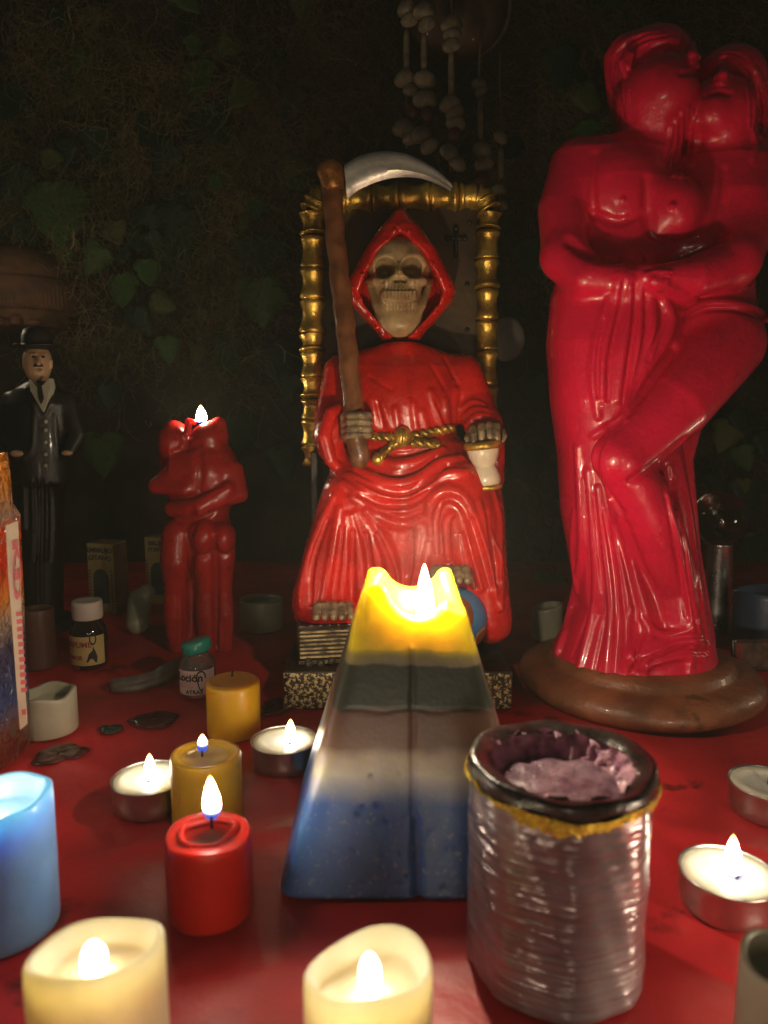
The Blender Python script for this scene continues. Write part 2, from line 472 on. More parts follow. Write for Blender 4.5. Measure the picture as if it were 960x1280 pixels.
M['black_gap'] = mat('throne_core_paint', (0.02, 0.014, 0.008), 0.6)
M['plinth'] = mat('plinth_dark_paint', (0.030, 0.018, 0.012), 0.4, var=0.3, bump=0.0008, bscale=120)
M['crackle'] = mat('plinth_gold_crackle', (0.045, 0.03, 0.018), 0.36, metal=0.5, vscale=200, bump=0.0012, bscale=330, spots=((0.50, 0.38, 0.17), 330, 0.50))
M['shaft'] = mat('scythe_shaft_paint', (0.20, 0.075, 0.028), 0.4, col2=(0.10, 0.035, 0.014), vscale=90, bump=0.0007, bscale=200, coat=0.2)
M['blade'] = mat('scythe_blade_paint', (0.74, 0.71, 0.64), 0.38, metal=0.6, col2=(0.42, 0.40, 0.36), vscale=50, bump=0.0005, bscale=200)
M['ivory'] = mat('hourglass_white_paint', (0.72, 0.60, 0.44), 0.3, var=0.08, bump=0.0003, bscale=200, coat=0.4)
M['globe'] = mat('globe_blue_paint', (0.055, 0.17, 0.34), 0.35, var=0.15, bump=0.0006, bscale=120)
M['earth'] = mat('globe_land_paint', (0.26, 0.085, 0.03), 0.4, var=0.2, bump=0.0008, bscale=160)
M['book'] = mat('book_body_paint', (0.05, 0.036, 0.022), 0.42, metal=0.3, spots=((0.30, 0.22, 0.11), 170, 0.60), bump=0.0008, bscale=250)
M['page'] = mat('book_page_gold', (0.46, 0.34, 0.16), 0.42, metal=.4, col2=(.10, .07, .035), vscale=130, bump=.0008, bscale=220)
M['book_cover'] = mat('book_cover_paint', (0.045, 0.018, 0.012), 0.35, var=0.3)

YS = 0.483
pa, pb = at(354, 888, YS), at(640, 888, YS)
px0, px1 = pa[0], pb[0]
sk = thing('skeleton_statue', ((px0 + px1) / 2, YS + 0.065, 0), 'red-robed hooded skeleton statue seated on a gold throne, holding a scythe', 'statue')
PZ = 0.0275
mk('plinth', box(px0, px1, YS, YS + 0.135, 0.0, PZ, 0.0012), M['plinth'], sk, smooth=False)
def rough_slab(x0, x1, y, z0, z1, t):
    nx, nz = 90, 16; V = []; F = []
    for i in range(nx + 1):
        for j in range(nz + 1):
            e = 0 if i in (0, nx) or j in (0, nz) else 1
            V.append((x0 + (x1 - x0) * i / nx, y - t * e * (0.7 + 0.6 * rng.random()), z0 + (z1 - z0) * j / nz))
    for i in range(nx):
        for j in range(nz):
            a = i * (nz + 1) + j; F.append((a, a + nz + 1, a + nz + 2, a + 1))
    return np.array(V), F
mk('plinth_front', rough_slab(px0 + .0008, px1 - .0008, YS - 0.0003, 0.001, PZ - 0.001, 0.0012), M['crackle'], sk)

# --- throne
YT = 0.600
tl, tr = at(398, 300, YT), at(606, 300, YT)
ztop = at(500, 248, YT)[2]
mk('throne_back', box(tl[0], tr[0], YT, YT + 0.012, PZ, ztop, 0.001), M['panel'], sk, smooth=False)
mk('throne_side', box(at(396, 600, YT)[0], at(404, 600, YT)[0], YT - 0.05, YT - 0.001, PZ, at(400, 560, YT)[2], 0.001), M['plinth'], sk, smooth=False)
mk('throne_side', box(at(608, 600, YT)[0], at(616, 600, YT)[0], YT - 0.05, YT - 0.001, PZ, at(400, 545, YT)[2], 0.001), M['panel'], sk, smooth=False)
YG = YT - 0.004
def spool(a, b, r):
    a = np.asarray(a); b = np.asarray(b); L = np.linalg.norm(b - a); ph = rng.random() * 6
    P = []; R = []
    for t, q in ((0.0, .62), (.035, .95), (.09, 1.06), (.16, 1.0), (.3, .86), (.5, .80), (.7, .86), (.84, 1.0), (.91, 1.07), (.965, .95), (1.0, .62)):
        P.append(a + (b - a) * t + np.array([0, 0.0004 * math.sin(9 * t + ph), 0])); R.append(r * q * (1 + 0.04 * math.sin(7 * t + ph)))
    return tube(P, R, 16)
def run(pts, r):
    for i in range(len(pts) - 1):
        mk('gold_segment', spool(at(*pts[i], YG), at(*pts[i + 1], YG), r), M['gold'], sk)
run([(404, 248), (396, 250), (390, 264), (392, 295), (391, 336), (391, 375), (390, 418), (391, 440), (392, 472), (392, 498), (392, 523), (392, 557), (394, 582)], mm(15, YG))
run([(612, 264), (610, 287), (609, 325), (609, 362), (609, 400), (608, 438), (608, 482), (609, 520), (609, 545)], mm(14.3, YG))
run([(402, 250), (432, 248), (465, 247), (500, 246), (538, 246), (573, 246), (592, 245)], mm(15.5, YG))
run([(592, 244), (605, 250), (612, 265)], mm(15, YG))
mk('frame_core', join(tube([at(391, 250, YG), at(392, 590, YG)], mm(8, YG), 10), tube([at(609, 250, YG), at(609, 550, YG)], mm(8, YG), 10), tube([at(395, 248, YG), at(607, 247, YG)], mm(8, YG), 10)), M['black_gap'], sk)
cr = at(570, 300, YT)
mk('cross', join(tube([at(570, 286, YT - .0015), at(570, 322, YT - .0015)], [mm(3.4, YT), mm(2.2, YT)], 8), tube([at(559, 298, YT - .0015), at(581, 298, YT - .0015)], mm(2.6, YT), 8),
     ball(at(559, 298, YT - .002), mm(3.2, YT), 8, 6), ball(at(581, 298, YT - .002), mm(3.2, YT), 8, 6), ball(at(570, 286, YT - .002), mm(3.4, YT), 8, 6)), M['black_gap'], sk)
for u, v in ((587, 278), (584, 355), (584, 412), (418, 405), (418, 300)):
    mk('rivet', ball(at(u, v, YT), (mm(3, YT), .0012, mm(3, YT)), 10, 6), M['black_gap'], sk)

# --- robe, one surface with its sleeves and folds
C = Clay((-0.082, 0.478, PZ - 0.002), (0.108, 0.602, 0.268), 0.00095)
# torso
C.loft(px_rows([(428, 484, 520, .566, .016), (436, 458, 545, .567, .020), (446, 428, 572, .568, .024), (460, 414, 588, .567, .028), (490, 416, 586, .565, .032), (520, 430, 574, .563, .033),
                (548, 442, 566, .562, .033), (575, 432, 590, .560, .036)]), 0.0, p=2.2)
C.ell(at(500, 500, .551), (mm(58, .55), .022, mm(42, .55)), 0.012)
# skirt mass
C.loft(px_rows([(556, 440, 590, .562, .030), (580, 424, 612, .555, .040), (600, 413, 624, .549, .046), (640, 398, 630, .546, .046), (690, 384, 632, .543, .045), (730, 372, 632, .541, .044), (772, 368, 636, .540, .043)]), 0.010, p=2.4)
# thighs, knees, shins under the cloth
kl, kr = at(436, 622, .520), at(574, 612, .517)
C.chain([at(462, 580, .555), kl, at(416, 690, .516), at(404, 752, .514)], [mm(34, .55), mm(33, .52), mm(33, .52), mm(36, .52)], 0.012)
C.chain([at(545, 575, .555), kr, at(590, 680, .514), at(606, 772, .515)], [mm(34, .55), mm(36, .52), mm(32, .52), mm(29, .52)], 0.012)
C.chain([at(505, 700, .525), at(490, 752, .524)], [mm(30, .52), mm(34, .52)], 0.012)
C.chain([at(612, 700, .522), at(616, 785, .516)], [mm(14, .52), mm(17, .52)], 0.008)
C.chain([at(384, 740, .520), at(384, 757, .517)], [mm(12, .52), mm(13, .52)], 0.006)
# hollow between the knees
C.chain([at(506, 640, .496), at(502, 700, .492), at(492, 745, .494)], [.010, .013, .010], 0.012, sub=True)
C.chain([at(548, 770, .508), at(575, 792, .506)], [.013, .016], 0.008, sub=True)
# sleeves
C.chain([at(428, 466, .563), at(414, 515, .556), at(412, 545, .545)], [mm(23, .55), mm(19, .55), mm(20, .55)], 0.006)
C.chain([at(418, 535, .540), at(414, 560, .536), at(424, 580, .534), at(431, 592, .533)], [mm(20, .54), mm(17, .54), mm(12, .54), mm(5, .54)], 0.005)
C.chain([at(434, 505, .532), at(414, 516, .526), at(405, 545, .522), at(413, 575, .522), at(431, 595, .526)], [mm(5, .52), mm(8, .52), mm(9, .52), mm(8, .52), mm(3, .52)], 0.003)
C.ell(at(433, 548, .514), (mm(17, .52), .013, mm(29, .52)), 0.002, sub=True)
C.chain([at(578, 468, .563), at(592, 505, .556), at(603, 530, .541)], [mm(25, .55), mm(25, .55), mm(22, .55)], 0.006)
C.chain([at(606, 532, .539), at(616, 560, .540), at(620, 596, .540)], [mm(20, .54), mm(15, .54), mm(10, .54)], 0.006)
# lap folds hanging between the knees
for ln in ([(470, 574), (497, 581), (524, 575), (553, 562)], [(446, 586), (473, 600), (500, 605), (527, 596), (550, 580), (576, 572)], [(436, 594), (465, 612), (490, 621), (514, 621), (534, 610), (558, 594), (584, 590)],
           [(428, 604), (464, 627), (497, 637), (521, 634), (543, 620), (560, 608)], [(440, 622), (474, 646), (503, 655), (528, 648), (540, 634)]):
    C.stroke(ln, 0.0040, 0.0030, off=0.10)
for ln in ([(462, 582), (490, 593), (520, 588), (545, 573)], [(446, 598), (478, 612), (505, 615), (530, 604), (560, 583)], [(450, 618), (480, 631), (510, 630), (535, 617)], [(463, 560), (500, 568), (540, 560)]):
    C.stroke(ln, 0.0028, 0.0020, sub=True, off=0.0)
# skirt folds fanning out
R1 = 0.0034
for ln in ([(416, 622), (396, 668), (379, 728), (376, 758)], [(424, 636), (416, 690), (404, 750)], [(432, 645), (431, 690), (427, 756)], [(440, 645), (449, 695), (452, 755)], [(448, 640), (470, 690), (478, 748)], [(458, 640), (486, 690), (500, 745)],
           [(540, 665), (539, 630), (556, 614), (580, 622), (596, 660), (610, 708), (622, 760)], [(552, 690), (552, 645), (563, 632), (576, 646), (584, 690), (600, 735)], [(567, 650), (570, 684), (577, 712)], [(598, 628), (611, 672), (624, 706), (626, 760)],
           [(616, 615), (624, 655), (623, 720)], [(524, 660), (520, 700), (512, 752)], [(536, 680), (530, 715), (534, 745)]):
    C.stroke(ln, R1 * (0.8 + .45 * rng.random()), 0.003, off=0.2)
for ln in ([(409, 650), (390, 705), (388, 755)], [(428, 660), (421, 715), (415, 758)], [(441, 665), (440, 715), (440, 758)], [(458, 668), (463, 715), (465, 755)], [(472, 668), (490, 715), (490, 750)], [(546, 690), (545, 650), (552, 628)],
           [(560, 700), (558, 655), (566, 642)], [(577, 668), (586, 705), (596, 735)], [(590, 650), (603, 695), (614, 735)], [(608, 640), (619, 690), (622, 730)], [(516, 675), (512, 715), (505, 745)]):
    C.stroke(ln, 0.0023 + .0009 * rng.random(), 0.0016, sub=True, off=0.0)
# chest pleats
for ln in ([(465, 500), (468, 532)], [(478, 505), (489, 534)], [(494, 512), (497, 534)], [(516, 505), (520, 534)], [(538, 490), (552, 532)], [(569, 488), (566, 528)], [(527, 515), (532, 534)], [(556, 500), (560, 530)]):
    C.stroke(ln, 0.0020, 0.003, off=0.45)
for ln in ([(540, 458), (556, 486)], [(556, 448), (572, 480)], [(462, 470), (488, 487)], [(455, 500), (458, 530)], [(472, 505), (479, 534)], [(545, 500), (557, 530)], [(513, 444), (513, 495)], [(449, 462), (446, 500)]):
    C.stroke(ln, 0.0010, 0.002, sub=True, off=-0.1)
for ln in ([(575, 512), (590, 503), (604, 505)], [(578, 522), (592, 512), (608, 512)], [(582, 532), (596, 520), (612, 520)]):
    C.stroke(ln, 0.0022, 0.002, off=0.4)
robe = mk('robe', C.mesh(), M['robe'], sk)

# --- hood
C = Clay((-0.040, 0.515, 0.255), (0.075, 0.602, 0.362), 0.0008)
YH = .565
C.loft(px_rows([(262, 499, 502, YH, .012), (272, 490, 509, YH, .020), (290, 474, 526, YH, .026), (315, 456, 545, YH, .029), (345, 440, 560, YH, .030), (358, 434, 567, YH, .029), (366, 432, 569, YH, .028), (378, 437, 565, YH, .028), (395, 452, 551, YH, .027), (415, 471, 532, YH, .027),
                (432, 482, 520, YH, .026), (440, 484, 518, YH, .024)]), 0.0, p=3.2, rnd=0.002)
C.loft(px_rows([(292, 499, 501, .545, .025), (300, 490, 510, .545, .026), (318, 471, 529, .545, .026), (345, 456, 545, .545, .026), (364, 449, 553, .545, .025), (380, 455, 548, .545, .025), (400, 471, 531, .545, .025), (420, 490, 511, .545, .024), (430, 498, 502, .545, .024)]), 0.003, sub=True, p=4)
C.chain([at(500, 430, .536), at(500, 445, .536)], [.0014, .0016], 0.001, sub=True)
for i in range(42):                 # brush marks in the thick paint of the rim
    t = rng.random(); side = rng.random() < .5
    a = np.array([500, 281]); b = np.array([441, 364]) if side else np.array([560, 362]); c_ = np.array([488, 430]) if side else np.array([513, 428])
    p = a + (b - a) * (t * 2) if t < .5 else b + (c_ - b) * (t * 2 - 1)
    p = p + rng.normal(0, 2.2, 2)
    C.chain([C.hit(*p)], [0.0007 + 0.0007 * rng.random()], 0.0012)
mk('hood', C.mesh(), M['robe'], sk)

# --- skull
C = Clay((-0.022, 0.515, 0.246), (0.050, 0.590, 0.345), 0.00048)
YK = .560
def pk(u, v, dy=0.0): return at(u, v, YK + dy)
e = mm(1, YK)
C.ell(pk(498, 332, .004), (40 * e, .026, 36 * e), 0.0)
C.ell(pk(498, 322, -.010), (33 * e, .016, 22 * e), 0.006)
C.ell(pk(498, 356, -.010), (29 * e, .016, 22 * e), 0.006)
C.ell(pk(498, 386, -.008), (29 * e, .015, 24 * e), 0.005)
C.ell(pk(499, 400, -.011), (25 * e, .013, 17 * e), 0.006)
C.ell(pk(499, 409, -.013), (17 * e, .010, 10 * e), 0.006)
C.ell(pk(498, 370, -.021), (21 * e, .008, 12 * e), 0.004)
# brow, cheek bones, jaw corners
C.chain([pk(469, 331, -.016), pk(476, 321, -.022), pk(487, 321, -.025), pk(494, 330, -.025)], [1.8 * e, 2.6 * e, 2.8 * e, 2.4 * e], 0.005)
C.chain([pk(530, 331, -.016), pk(523, 321, -.022), pk(512, 321, -.025), pk(504, 330, -.025)], [1.8 * e, 2.6 * e, 2.8 * e, 2.4 * e], 0.005)
C.chain([pk(461, 352, -.006), pk(471, 352, -.018), pk(482, 352, -.024)], [4 * e, 5.5 * e, 4.5 * e], 0.002)
C.chain([pk(537, 352, -.006), pk(528, 352, -.018), pk(516, 352, -.024)], [4 * e, 5.5 * e, 4.5 * e], 0.002)
C.chain([pk(463, 360, -.004), pk(470, 382, -.012), pk(480, 398, -.016)], [4 * e, 4.5 * e, 4 * e], 0.002)
C.chain([pk(535, 360, -.004), pk(528, 382, -.012), pk(518, 398, -.016)], [4 * e, 4.5 * e, 4 * e], 0.002)
C.chain([pk(499, 332, -.027), pk(499, 340, -.030)], [3.0 * e, 3.2 * e], 0.002)
# sockets, temples, nose, cheek hollows
C.ell(pk(481, 333, -.028), (12.8 * e, .026, 10.5 * e), 0.0016, sub=True)
C.ell(pk(516, 333, -.028), (12.8 * e, .026, 10.5 * e), 0.0016, sub=True)
C.ell(pk(478, 337, -.028), (9.5 * e, .022, 8 * e), .0012, sub=True); C.ell(pk(519, 337, -.028), (9.5 * e, .022, 8 * e), .0012, sub=True)
C.chain([pk(500, 340, -.029), pk(495.5, 350, -.025)], [1.8 * e, 4.0 * e], 0.0008, sub=True)
C.chain([pk(500, 340, -.029), pk(504.5, 350, -.025)], [1.8 * e, 4.0 * e], 0.0008, sub=True)
C.chain([pk(471, 368, -.028), pk(474, 384, -.028)], [4.5 * e, 3.5 * e], 0.002, sub=True)
C.chain([pk(527, 368, -.028), pk(525, 384, -.028)], [4.5 * e, 3.5 * e], 0.002, sub=True)
C.chain([pk(456, 335, -.016), pk(457, 347, -.016)], [5 * e, 4 * e], 0.002, sub=True)
C.chain([pk(541, 335, -.016), pk(540, 347, -.016)], [5 * e, 4 * e], 0.002, sub=True)
C.ell(pk(476, 352, -.026), (4.5 * e, .002, 2.2 * e), 0.001, sub=True); C.ell(pk(523, 352, -.026), (4.5 * e, .002, 2.2 * e), 0.001, sub=True)
# teeth: roots above, two rows, a dark bite line
C.stroke([(479, 376), (490, 378), (501, 378.5), (512, 378), (522, 375)], 0.0011, 0.0004, sub=True)
for i in range(9):
    u = 481.5 + i * 4.55; bow = 0.0009 * ((u - 500) / 20) ** 2 * 3
    h = C.hit(u, 368)
    C.chain([h + np.array([0, .0002, mm(3, YK)]), h + np.array([0, .0001, -mm(4.6, YK)])], [2.05 * e, 1.9 * e], 0.0002)
    C.stroke([(u + (500 - u) * .12, 355), (u, 361)], 0.0009, 0.0006, off=0.4, n=3)
    C.stroke([(u + 2.3, 354), (u + 2.3, 363)], 0.0006, 0.0004, sub=True, n=3)
for i in range(8):
    u = 483.5 + i * 4.7
    h = C.hit(u, 381.5)
    C.chain([h + np.array([0, .0002, mm(2, YK)]), h + np.array([0, .0003, -mm(2.8, YK)])], [1.95 * e, 1.8 * e], 0.0002)
    C.stroke([(u + 2.3, 384), (u + 2.0, 391)], 0.0005, 0.0004, sub=True, n=3)
skull = mk('skull', C.mesh(), M['bone'], sk)

# --- hands
C = Clay((-0.048, 0.490, 0.165), (0.004, 0.545, 0.240), 0.0005)
YB = .522
for i, v in enumerate((518, 526.5, 535, 543)):
    C.chain([at(429, v + 3, YB + .004), at(437, v + 1, YB - .008), at(450, v, YB - .0125), at(460, v + 1, YB - .009), at(464, v + 2, YB - .002)], [4.0 * e, 4.3 * e, 3.5 * e, 4.2 * e, 3.2 * e], 0.0008)
C.chain([at(431, 520, YB + .002), at(432, 545, YB + .002)], [5.5 * e, 5.5 * e], 0.002)
C.chain([at(428, 545, YB + .006), at(436, 551, YB - .002), at(446, 551, YB - .010)], [4 * e, 4.2 * e, 3.4 * e], 0.001)
mk('hand', C.mesh(), M['bone_dark'], sk)
C = Clay((0.048, 0.480, 0.165), (0.106, 0.550, 0.240), 0.0005)
YB = .5185
for i, (u, v) in enumerate(((592, 541), (602, 537), (612, 535), (621, 537))):
    C.chain([at(u - 1, v - 4, YB + .006), at(u, v - 4, YB - .006), at(u, v + 3, YB - .0105), at(u + .5, v + 11, YB - .011)], [3.8 * e, 4.6 * e, 3.8 * e, 4.0 * e], 0.0008)
C.chain([at(594, 535, YB + .006), at(620, 532, YB + .006)], [6.5 * e, 6.5 * e], 0.003)
C.chain([at(587, 540, YB + .004), at(584, 548, YB - .004), at(587, 555, YB - .006)], [4 * e, 3.5 * e, 3 * e], 0.001)
C.chain([at(628, 538, YB + .002), at(630, 545, YB - .004), at(628, 551, YB - .006)], [3.6 * e, 3.8 * e, 3 * e], 0.001)
mk('hand', C.mesh(), M['bone_dark'], sk)

# --- hourglass under the right hand
YHG = .512
hc = at(609, 612, YHG); w = lambda px: mm(px, YHG)
hz = lambda v: at(609, v, YHG)[2] - hc[2]
tilt = math.radians(-7)
def hg(prof): return roty_geo(lathe([(w(r), hz(v)) for r, v in prof], hc, 28), tilt, hc)
hourglass = mk('hourglass', hg([(4, 607), (17, 606), (18.5, 600), (17, 592), (13.5, 583), (13.0, 581.5), (14.5, 579), (18.5, 570), (20.5, 561), (20, 560), (5, 559.5)]), M['ivory'], sk)
mk('hourglass_rim', hg([(4, 561), (21, 560.8), (23.5, 558), (23.5, 553), (21, 551), (4, 550.5)]), M['gold'], hourglass)
mk('hourglass_foot', hg([(4, 612), (17, 612), (19.5, 610), (19.5, 606.5), (17, 605), (4, 604.8)]), M['gold'], hourglass)

# --- scythe
hp = [at(412, 218, .548), at(417, 270, .545), at(426, 360, .536), at(434, 430, .529), at(444, 530, .519), at(451, 585, .517)]
shaft = mk('scythe_handle', tube([p + np.array([0.0005 * math.sin(i * 2.1), 0, 0]) for i, p in enumerate(smooth_line(hp, 6))], [mm(12.2 + 0.5 * math.sin(i * 1.7), .535) * (0.55 if i in (0, 30) else 1) for i in range(31)], 18), M['shaft'], sk)
mk('scythe_knob', tube([at(409, 200, .546), at(410, 203, .546), at(412, 212, .546), at(415, 222, .546), at(417, 232, .546), at(418, 238, .546)], [mm(6, .55), mm(12, .55), mm(16, .55), mm(15, .55), mm(14, .55), mm(12, .55)], 16, sm=3), mat('scythe_knob_paint', (0.34, 0.15, 0.035), 0.3, metal=0.6, col2=(0.16, 0.05, 0.015), vscale=120, bump=0.001, bscale=200), shaft)
def blade():
    up = smooth_line([np.array(p, float) for p in ((430, 206), (452, 194), (480, 189), (510, 193), (540, 208), (560, 224), (566, 231))], 8)
    lo = smooth_line([np.array(p, float) for p in ((434, 249), (448, 238), (470, 228), (495, 222), (525, 223), (550, 232), (563, 239))], 8)
    V = []; F = []; m = 7; n = len(up)
    for side in (0, 1):
        for i in range(n):
            for j in range(m):
                t = j / (m - 1); p = up[i] + (lo[i] - up[i]) * t
                th = (0.0036 if 0.05 < t < 0.55 else 0.0046 if t < 0.72 else 0.0030 if t < .9 else 0.0008) * (0.3 if t == 0 else 1)
                V.append(at(p[0], p[1], 0.546 + (-th if side == 0 else th)))
    o = n * m
    for i in range(n - 1):
        for j in range(m - 1):
            a = i * m + j; F.append((a, a + m, a + m + 1, a + 1)); F.append((o + a, o + a + 1, o + a + m + 1, o + a + m))
    for i in range(n - 1):
        a = i * m; F.append((a, o + a, o + a + m, a + m)); b = i * m + m - 1; F.append((b, b + m, o + b + m, o + b))
    for j in range(m - 1):
        F.append((j, j + 1, o + j + 1, o + j)); a = (n - 1) * m + j; F.append((a, o + a, o + a + 1, a + 1))
    return np.array(V), F
bl = mk('scythe_blade', blade(), M['blade'], shaft, angle=50)

# --- rope belt, knot and tassels
def rope(pts, r, Y0):
    P = [robe_hit(*p) + np.array([0, -r * .35, 0]) for p in smooth_line([np.array(p, float) for p in pts], 8)]
    L = [0]; 
    for i in range(1, len(P)): L.append(L[-1] + np.linalg.norm(P[i] - P[i - 1]))
    gs = []
    for ph in (0, math.pi):
        Q = []
        for i, p in enumerate(P):
            a = L[i] / r * 1.9 + ph; Q.append(p + np.array([0, math.cos(a) * r * .45, math.sin(a) * r * .45]))
        gs.append(tube(smooth_line(Q, 3), r * .58, 8))
    return join(*gs)
robe_pts = np.array([v.co[:] for v in robe.data.vertices]) + wloc(sk)
_d = robe_pts - np.array([0, 0, CAM_H]); _b = np.stack([_d @ np.array([1, 0, 0]), _d @ np.array([0, SP, CP]), _d @ np.array([0, CP, -SP])], 1)
_uv = np.stack([480 + FPX * _b[:, 0] / _b[:, 2], 640 - FPX * _b[:, 1] / _b[:, 2]], 1)
def robe_hit(u, v):
    m = (np.abs(_uv[:, 0] - u) < 2.5) & (np.abs(_uv[:, 1] - v) < 2.5)
    return at(u, v, robe_pts[m, 1].min() if m.any() else .53)
belt = mk('rope_belt', join(rope([(463, 545), (478, 546), (494, 547)], mm(6, .53), .53), rope([(512, 546), (535, 541), (552, 538), (567, 535)], mm(6, .53), .53)), M['gold'], sk)
kc = robe_hit(503, 546)
mk('belt_knot', join(ball(kc + np.array([0, -.002, 0]), (mm(12, .53), .007, mm(14, .53)), 18, 12), tube([kc + np.array([mm(2, .5), -.009, mm(9, .5)]), kc + np.array([mm(1, .5), -.010, -mm(8, .5)])], mm(2.5, .5), 8)), M['gold'], belt)
mk('belt_tassel', rope([(496, 553), (484, 562), (475, 571)], mm(6.5, .53), .53), M['gold'], belt)
mk('belt_tassel', rope([(514, 553), (530, 554), (548, 556)], mm(6.5, .53), .53), M['gold'], belt)
mk('belt_tassel', join(ball(robe_hit(472, 574), (mm(8, .53), .005, mm(8, .53)), 12, 8)), M['gold'], belt)

# --- globe, feet, book
gc = at(566, 772, .503)
globe = mk('globe', ball(gc, mm(44, .505), 40, 26), M['globe'], sk)
def patch(c, r, pts, t=0.0012):
    P = [at(u, v, c[1]) for u, v in smooth_line([np.array(p, float) for p in pts + pts[:1]], 5)[:-1]]
    V = []; n = len(P)
    for rr in (1.0, 1.0):
        pass
    cen = np.mean(P, 0); rings = (0.0, .35, .7, .93, 1.0)
    for s_ in rings[1:]:
        for p in P:
            q = cen + (p - cen) * s_; d2 = (q[0] - c[0]) ** 2 + (q[2] - c[2]) ** 2
            R = r + (t if s_ < .97 else -0.0004)
            V.append((q[0], c[1] - math.sqrt(max(R * R - d2, 1e-9)), q[2]))
    q = cen; V.append((q[0], c[1] - math.sqrt(max((r + t) ** 2 - (q[0] - c[0]) ** 2 - (q[2] - c[2]) ** 2, 1e-9)), q[2]))
    F = [(len(V) - 1, j, (j + 1) % n) for j in range(n)]
    for i in range(3):
        for j in range(n):
            k = (j + 1) % n; F.append((i * n + j, (i + 1) * n + j, (i + 1) * n + k, i * n + k))
    return np.array(V), F
mk('continent', patch(gc, mm(44, .505), [(540, 748), (560, 738), (580, 742), (588, 758), (582, 780), (560, 795), (542, 780)]), M['earth'], globe)
mk('continent', patch(gc, mm(44, .505), [(592, 782), (604, 776), (605, 788), (598, 798), (588, 800)]), M['earth'], globe)
def foot(u, v, Y, wpx):
    C = Clay(at(u, v, Y) - np.array([.022, .02, .012]), at(u, v, Y) + np.array([.022, .02, .014]), 0.0006)
    for i in range(5):
        q = (i - 2) / 2.0; x = u + q * wpx / 2 * .9
        C.chain([at(x - q * 3, v - 9, Y + .008), at(x, v - 3, Y - .003), at(x + q, v + 5, Y - .008)], [5.0 * e, 4.5 * e, 3.9 * e], 0.0007)
        C.chain([at(x - q, v - 7, Y + .0005)], [5.2 * e], 0.0005); C.chain([at(x, v, Y - .005)], [4.6 * e], 0.0005); C.chain([at(x + q, v + 6.5, Y - .0085)], [3.9 * e], 0.0005)
    return C.mesh()
mk('foot', foot(417, 765, .484, 46), M['bone_dark'], sk)
mk('foot', foot(563, 720, .480, 46), M['bone_dark'], sk)
def bk(u0, v0, u1, v1, Yf): pass
b0 = at(372, 830, .494); bz = lambda v: at(420, v, .497)[2]
bx0, bx1 = at(366, 800, .495)[0], at(470, 800, .495)[0]
bcen = np.array([(bx0 + bx1) / 2, .52, 0])
def bslab(z0, z1, dx0, dx1, y0, bev): return rotz_geo(box(bx0 + dx0, bx1 + dx1, y0, .545, z0, z1, bev), math.radians(9), bcen)
zt = at(420, 778, .500)[2]
bookp = mk('book', bslab(PZ + .0045, zt - .003, 0.002, 0, .4975, .0004), M['book'], sk, smooth=False)
mk('book_cover', bslab(zt - .0028, zt, 0, 0.001, .4955, .0006), M['book_cover'], bookp, smooth=False)
mk('book_cover', bslab(PZ + .0012, PZ + .0043, 0, 0.001, .4955, .0006), M['book'], bookp, smooth=False)
for i in range(7):
    z = PZ + .0065 + i * (zt - PZ - .0115) / 6
    mk('page', bslab(z - .0008, z + .0006, .001, 0, .4968 - .0012 * rng.random(), .0003), M['page'], bookp, smooth=False)
mk('book_clasp', join(*[ball(at(384 + 14 * (i % 3) + 3 * rng.random(), 826 + 3 * (i % 2), .494), mm(5 + 2 * rng.random(), .494), 10, 7) for i in range(4)]), M['book'], bookp)
# ------------------------------------------------------------------ the large red couple
M['couple'] = mat('crimson_couple_paint', (0.68, 0.008, 0.050), 0.30, var=0.16, vscale=16, bump=0.0005, bscale=150, coat=0.35, rvar=0.16, spots=((0.40, 0.012, 0.030), 55, 0.64))
M['couple_base'] = mat('brown_base_paint', (0.24, 0.085, 0.038), 0.42, var=0.3, vscale=25, bump=0.0016, bscale=70, coat=0.1, spots=((.10, .04, .02), 40, .62))
YC = 0.523
bc = at(795, 880, YC); bc[2] = 0
couple = thing('embracing_couple_statue', bc, 'tall crimson statue of an embracing couple on a round brown base', 'statue')
mk('base', lathe([(0.0, 0), (.072, 0), (.080, .0015), (.0855, .006), (.0865, .010), (.084, .0155), (.076, .0195), (.068, .0205), (.0655, .022), (.0645, .025), (.0610, .0280), (.050, .0285), (0.0, .0285)], bc, 72,
     wob=lambda r, z, a, i: (r * (1 + .006 * math.sin(3 * a + 1) + .004 * math.sin(7 * a)), z)), M['couple_base'], couple)
C = Clay((0.095, 0.445, 0.026), (0.305, 0.600, 0.462), 0.00100)
E = mm(1, YC)
def q(u, v, Y): return at(u, v, Y)
# the draped lower body
C.loft(px_rows([(335, 700, 830, .532, .030), (372, 690, 862, .530, .040), (430, 685, 850, .530, .044), (500, 690, 835, .530, .044), (570, 699, 848, .532, .043), (640, 703, 860, .532, .043), (700, 714, 868, .532, .044), (755, 722, 876, .530, .046),
                (795, 704, 884, .526, .050), (822, 690, 889, .524, .053), (838, 692, 888, .523, .053), (852, 712, 872, .522, .050)]), 0.0, p=2.3, rnd=.004)
